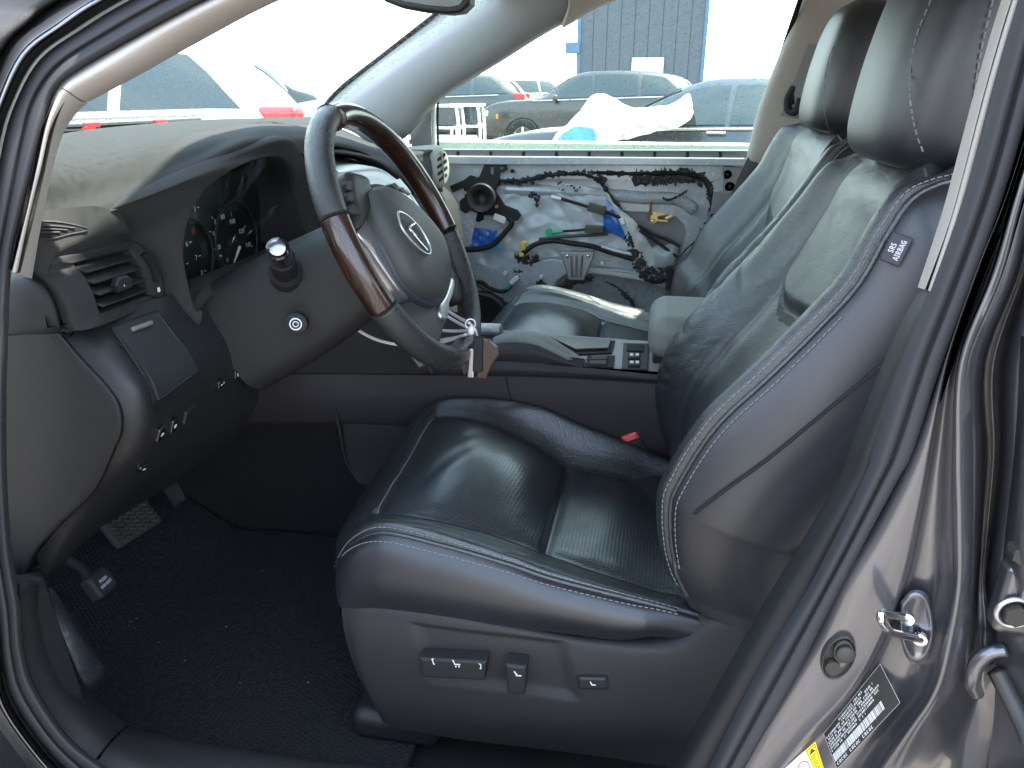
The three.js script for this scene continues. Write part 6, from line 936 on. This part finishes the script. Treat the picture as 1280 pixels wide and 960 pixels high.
// windshield with dust, wipers
{
  const ws = [[V(-.99, 1.13, -.66), V(-1.12, 1.13, -.95), V(-1.17, 1.13, -1.38), V(-1.12, 1.13, -1.81), V(-.99, 1.13, -2.1)], [V(-.70, 1.30, -.71), V(-.84, 1.31, -1.0), V(-.89, 1.315, -1.38), V(-.84, 1.31, -1.76), V(-.70, 1.30, -2.05)], [V(-.40, 1.45, -.77), V(-.52, 1.475, -1.05), V(-.56, 1.485, -1.38), V(-.52, 1.475, -1.71), V(-.40, 1.45, -1.99)]];
  part('windshield', skin(ws, { su: 6, sv: 5, t: 0 }), M.glass, carBody);
  part('windshield_dirt', skin(ws.map((r) => r.map((p) => p.clone().add(V(-.004, .004, 0)))), { su: 6, sv: 5, t: 0 }), M.dirt, carBody, 'dust and dried drops on the windshield');
  part('windshield_frame', [tube([[396, 147, -2.16], [420, 116, -2.15], [480, 68, -2.125], [562, 4, -2.08], [620, -42, -2.06]], .006)], M.deep, carBody);
  part('cowl', skin([[V(-1.0, 1.13, -.62), V(-1.14, 1.13, -.95), V(-1.19, 1.13, -1.38), V(-1.14, 1.13, -1.81), V(-1.0, 1.13, -2.14)], [V(-1.2, 1.09, -.62), V(-1.3, 1.1, -.95), V(-1.34, 1.1, -1.38), V(-1.3, 1.1, -1.81), V(-1.2, 1.09, -2.14)]], { t: .01, toward: V(-1, 4, -1.4) }), M.black, carBody);
  part('hood', skin([[V(-1.2, 1.08, -.6), V(-1.3, 1.1, -.95), V(-1.33, 1.11, -1.38), V(-1.3, 1.1, -1.81), V(-1.2, 1.08, -2.16)], [V(-1.8, 1.0, -.62), V(-1.8, 1.06, -.95), V(-1.8, 1.07, -1.38), V(-1.8, 1.06, -1.81), V(-1.8, 1.0, -2.14)], [V(-2.2, .84, -.75), V(-2.25, .9, -1.0), V(-2.28, .92, -1.38), V(-2.25, .9, -1.76), V(-2.2, .84, -2.0)]], { t: .01, toward: V(-1.6, 5, -1.4) }), M.paint, carBody);
  const wp = (a, b, c, z) => { const w = part('wiper', tube([atx(...a, -1.08), atx(...b, -1.1), atx(...c, -1.12)], .005, { rad: 8 }), M.black, carBody); return w; };
  wp([62, 160], [150, 155.5], [250, 150]); wp([66, 165], [140, 160], [205, 155]);
  for (const [x, y] of [[114, 156.5], [108, 161], [200, 152.5]]) part('wiper_clip', rbox(.012, .012, .04, .003, atx(x, y, -1.09)), M.red, carBody);
}
// the driver door, swung open towards the front, outside the picture on the left
{
  const dd = thing('driver_door', 'open driver door hinged at the front pillar, outside the left edge of the view', 'car door', V(-.78, .5, -.46));
  const m = M4(V(-.82, 0, -.44), [0, 2.0, 0]);  // leaf runs from the hinge outwards
  const leaf = (x, y, w, h, d, z, r) => rbox(w, h, d, r, m.clone().multiply(M4(V(-x, y, z))), 3);
  part('door_panel', [leaf(.52, .72, 1.0, .72, .10, 0, .04)], M.plastic, dd); part('door_skin', [leaf(.52, .72, 1.02, .74, .03, .07, .014)], M.paint, dd);
  part('arm_rest', [leaf(.55, .82, .6, .07, .08, -.07, .03)], M.padGrey, dd); part('window_frame', [leaf(.98, 1.25, .04, .42, .04, .02, .01), leaf(.62, 1.44, .72, .04, .04, .02, .01)], M.black, dd);
}
// ---------------------------------------------------------------- the yard outside: parked cars, building, cart
function makeCar(name, label, p, yaw, o) {
  const car = thing(name, label, o.category || 'car', p, o.group); car.rotation.y = yaw; car.updateWorldMatrix(true, true);
  const suv = o.suv, H = o.h || (suv ? 1.64 : 1.40), W2 = .91, k = H / (suv ? 1.64 : 1.40);
  // [x, bottom, belt, top, half width, half width of the roof]
  const st = suv ? [[-2.36, .45, .72, .74, .62, .5], [-2.30, .30, .86, .89, .80, .66], [-1.95, .26, .99, 1.03, .90, .74], [-1.15, .24, 1.05, 1.10, .915, .76], [-.40, .23, 1.07, 1.55, .92, .64], [.35, .23, 1.09, 1.64, .92, .64], [1.25, .23, 1.12, 1.61, .92, .62], [1.85, .25, 1.14, 1.50, .90, .60], [2.22, .30, 1.12, 1.16, .86, .62], [2.34, .48, .88, .90, .74, .6]]
    : [[-2.36, .40, .62, .64, .60, .5], [-2.28, .26, .72, .75, .78, .64], [-1.8, .22, .83, .87, .88, .72], [-.95, .21, .91, .95, .905, .74], [-.1, .20, .93, 1.34, .91, .58], [.45, .20, .94, 1.40, .91, .56], [1.1, .20, .95, 1.35, .91, .56], [1.75, .22, .97, 1.02, .89, .66], [2.25, .26, .95, .98, .84, .62], [2.36, .45, .80, .82, .7, .55]];
  const rows = st.map(([x, b, be, t, w, r]) => { const h = [[b, w * .88], [b + .12, w * .97], [(b + be) * .55, w], [be, w * .965], [t - (t > be + .2 ? .05 : .005), r], [t, r * .72], [t + .015, 0]].map(([y, z]) => V(x, y * k, z)); return [...h, ...h.slice(0, 6).reverse().map((q) => V(q.x, q.y, -q.z))]; });
  const T = (g) => { g.applyMatrix4(car.matrixWorld); return g; };
  part('body', T(skin(rows, { su: 5, sv: 4, t: .03, toward: V(0, 30, 0) })), o.paint, car);
  part('underbody', T(rbox(4.2, .3, 1.6, .1, V(0, .36, 0))), M.deep, car);
  const N = net(rows), out = (u, v, h) => { const q = N.ev(u, v), n = N.nr(u, v, V(0, .9, q.z > 0 ? 30 : -30)); return q.addScaledVector(n, h); };
  const win = (u0, u1, va, vb, sl = 0) => { const R = []; for (let i = 0; i <= 4; i++) { const r = []; for (let j = 0; j <= 3; j++) r.push(out(lerp(u0, u1, i / 4) - sl * (i / 4) * (va < 6 ? j / 3 : 1 - j / 3), lerp(va, vb, j / 3), .010)); R.push(r); } return skin(R, { su: 2, sv: 2, t: .012, toward: V(0, .9, va < 6 ? 30 : -30) }); };
  const spans = suv ? [[3.55, 4.55], [4.65, 5.65], [5.75, 7.05, .75]] : [[3.6, 4.75], [4.85, 6.2]];
  for (const [a, b, sl] of spans) { part('side_window', T(win(a, b, 3.12, 3.92, sl)), M.carGlass, car); part('side_window', T(win(a, b, 8.08, 8.88, sl)), M.carGlass, car); }
  const top = (u0, u1) => { const R = []; for (let i = 0; i <= 4; i++) { const r = []; for (let j = 0; j <= 6; j++) { const v = lerp(4.15, 7.85, j / 6), u = lerp(u0, u1, i / 4), q = N.ev(u, v), n = N.nr(u, v, V(0, 30, 0)); r.push(q.addScaledVector(n, .01)); } R.push(r); } return skin(R, { su: 2, sv: 2, t: .012, toward: V(0, 30, 0) }); };
  part('windshield', T(top(3.12, 3.9)), M.carGlass, car); part('rear_window', T(suv ? top(7.1, 7.85) : top(6.1, 6.9)), M.carGlass, car);
  for (const s of [1, -1]) {
    for (const x of [-1.42, 1.42]) {
      const m = M4(V(x, .34, s * .83), [Math.PI / 2, 0, 0]);
      const w = part('wheel', T(lathe([[.20, -.10], [.30, -.105], [.335, -.08], [.345, 0], [.335, .08], [.30, .105], [.20, .10]], m, 36)), M.tyre, car);
      part('wheel_arch', T((() => { const g = new THREE.TorusGeometry(.375, .035, 8, 32, Math.PI); g.translate(x, .34, s * .885); return g; })()), M.black, car);
      const sp = [lathe([[.195, .04], [.215, .09], [.20, .10], [.17, .06], [.0, .05]].map(([r, h]) => [r, h * s]), m, 36)];
      part('rim', T(sp[0]), M.wheelDark, w);
      for (let k2 = 0; k2 < 5; k2++) part('spoke', T(rbox(.045, .19, .03, .008, M4(V(x, .34, s * .925), [0, 0, k2 * 1.2566]).multiply(M4(V(0, .105, 0))), 1)), M.rimSilver, w);
    }
    part('headlight', T(rbox(.28, .14, .2, .05, M4(V(-2.16, suv ? .80 * k : .66, s * .72), [0, s * .5, 0]), 3)), M.lampClear, car);
    part('tail_light', T(rbox(.34, suv ? .2 : .14, .14, .05, M4(V(2.14, suv ? 1.10 : .84, s * .83), [0, -s * .35, .0]), 3)), M.lampRed, car);
    part('side_mirror', T(rbox(.12, .13, .2, .05, V(suv ? -.72 : -.52, (suv ? 1.12 : .99) * k, s * 1.02), 3)), o.mirror || o.paint, car);
    part('door_handle', T(rbox(.18, .025, .03, .01, V(.25, .92 * k, s * .93), 2)), M.satin, car); part('door_handle', T(rbox(.18, .025, .03, .01, V(1.15, .92 * k, s * .93), 2)), M.satin, car);
    part('marker_light', T(rbox(.05, .09, .03, .01, V(-1.98, .74, s * .90), 2)), M.amber, car);
  }
  part('sill_trim', T(tube([out(2.9, 3.02, .012), out(4.5, 3.02, .012), out(6.6, 3.02, .012)], .014)), M.satin, car);
  return car;
}
M.carGlass = phys(col(.02, .028, .03), .08, { clearcoat: 1 }); M.tyre = mat(col(.02, .02, .02), .9); M.wheelDark = mat(col(.16, .16, .16), .5); M.rimSilver = mat(col(.75, .75, .75), .4); M.lampClear = phys(col(.6, .6, .58), .15, { clearcoat: 1 }); M.lampRed = phys(col(.5, .015, .02), .2, { clearcoat: 1 }); M.amber = mat(col(.8, .25, .03), .3);
M.carBlack = phys(col(.03, .03, .032), .35, { clearcoat: 1, clearcoatRoughness: .15 }); M.carGrey = phys(col(.035, .042, .055), .35, { clearcoat: 1, clearcoatRoughness: .15 }); M.carWhite = phys(col(.75, .75, .74), .35, { clearcoat: 1 }); M.carBlue = phys(col(.2, .26, .32), .35, { clearcoat: 1 });
{
  const G = -.06, on = (px, z) => { const q = at(px, 140, z); return V(q.x, G, z); };
  makeCar('parked_suv', 'black dusty SUV parked side-on behind the plastic sheet, facing left', on(742, -17.6), 0, { suv: true, paint: M.carBlack });
  makeCar('parked_sedan', 'dark blue-grey sedan partly covered by a plastic sheet outside the passenger window', on(884, -8.6), -.22, { paint: M.carGrey, h: 1.40 });
  makeCar('white_hatchback', 'white car with red tail light seen through the dusty windshield', V(-4.75, G, -5.6), .12, { suv: true, paint: M.carWhite });
  makeCar('dark_suv', 'dark SUV with red tail light behind the white carts', on(548, -20), 0.1, { suv: true, paint: M.carBlack });
  makeCar('far_white_car', 'small white car in the distance above the bonnet of the black SUV', on(682, -30), .1, { paint: M.carWhite });
  makeCar('far_blue_car', 'pale blue car in the distance left of the far white car', on(632, -29), .6, { suv: true, paint: M.carBlue });
  // plastic sheet over the sedan's front
  const sh = thing('plastic_sheet', 'white and blue plastic sheet draped over the front of the dark sedan', 'plastic sheet', on(770, -7.2));
  const z = -7.3, R = [[[728, 140, z - .5], [744, 122, z - .5], [775, 127, z - .5], [810, 131, z - .5], [845, 127, z - .5], [862, 120, z - .6]], [[714, 150, z - .1], [742, 133, z], [775, 142, z], [810, 144, z], [843, 140, z], [864, 136, z - .3]], [[700, 166, z], [740, 155, z + .15], [775, 156, z + .12], [806, 156, z + .1], [838, 152, z + .05], [862, 150, z - .1]], [[688, 182, z], [738, 182, z + .1], [768, 178, z + .1], [796, 170, z + .06], [830, 163, z + .02], [856, 160, z]]];
  part('white_sheet', skin(R, { su: 18, sv: 18, t: .004, disp: (u, v, p) => .07 * fbm(p.x * 3.2, p.y * 3.2, 4, 3) + .06 * Math.abs(noise3(p.x * 6 + p.y * 3, p.y * 5, 2)) - .05 * Math.abs(noise3(p.x * 3 - p.y * 4, p.y * 2, 7)) }), M.sheetWhite, sh);
  part('blue_edge', skin([[[704, 166, z + .22], [722, 158, z + .24], [742, 162, z + .28]], [[694, 178, z + .2], [720, 172, z + .24], [745, 172, z + .26]], [[690, 187, z + .2], [720, 187, z + .24], [742, 186, z + .26]]], { su: 10, sv: 10, t: .004, disp: (u, v, p) => .04 * fbm(p.x * 5, p.y * 5, 9, 3) }), M.sheetBlue, sh);
  // building
  const b0 = at(723, 100, -32), b1 = at(876, 100, -32);
  const bd = thing('building', 'tall dark grey building behind the black SUV with a white sign board', 'building', V((b0.x + b1.x) / 2, G, -34));
  const w = b1.x - b0.x, cx = (b0.x + b1.x) / 2;
  part('wall', rbox(w, 14, 5, .05, V(cx, 7 + G, -34.52), 1), M.wallDark, bd);
  for (let i = 0; i < 9; i++) part('wall_panel', rbox(w / 9 - .03, 14, .04, .012, V(b0.x + (i + .5) * w / 9, 7 + G, -32.01), 1), M.wallDark, bd);
  part('corner_trim', rbox(.14, 14, .1, .02, V(b0.x - .02, 7 + G, -31.98), 1), M.wallBlue, bd); part('corner_trim', rbox(.14, 14, .1, .02, V(b1.x + .02, 7 + G, -31.98), 1), M.wallBlue, bd);
  const s0 = at(790, 72, -31.9), s1 = at(828, 104, -31.9); part('sign_board', rbox(s1.x - s0.x, s0.y - s1.y, .08, .02, V((s0.x + s1.x) / 2, (s0.y + s1.y) / 2, -31.92), 1), M.white, bd, 'blank white sign board');
  const q0 = at(716, 60, -31.9); part('bracket_sign', rbox(.55, .4, .25, .03, q0, 1), M.wallBlue, bd);
  part('roof_edge', rbox(w + .3, .3, 5.3, .05, V(cx, 14.1 + G, -34.5), 1), M.wallDark, bd);
  // white metal carts on casters
  const mk = (px, zz, lab) => {
    const c0 = on(px, zz), ct = thing('wheeled_cart', lab, 'cart', c0, undefined); const B = (x, y, z) => c0.clone().add(V(x, y, z));
    for (const x of [-.28, .28]) for (const zq of [-.2, .2]) { part('frame_post', tube([B(x, .14, zq), B(x, .6, zq), B(x * .85, 1.02, zq)], .03), M.white, ct); part('caster', lathe([[.0, -.03], [.075, -.03], [.085, 0], [.075, .03], [0, .03]], M4(B(x * 1.1, .085, zq), [Math.PI / 2, 0, 0]), 20), M.pale, ct); }
    for (const y of [.22, .62, 1.0]) part('cart_shelf', rbox(.62, .05, .46, .015, B(0, y, 0)), M.white, ct);
    part('cart_bin', rbox(.4, .34, .34, .03, B(.03, .82, 0)), M.carGrey, ct);
  };
  mk(558, -14.5, 'white metal cart on casters, left of the two by the far window corner'); mk(585, -15.2, 'white metal cart on casters, right of the two, before the dark SUV');
}
renderer.render(scene, camera);
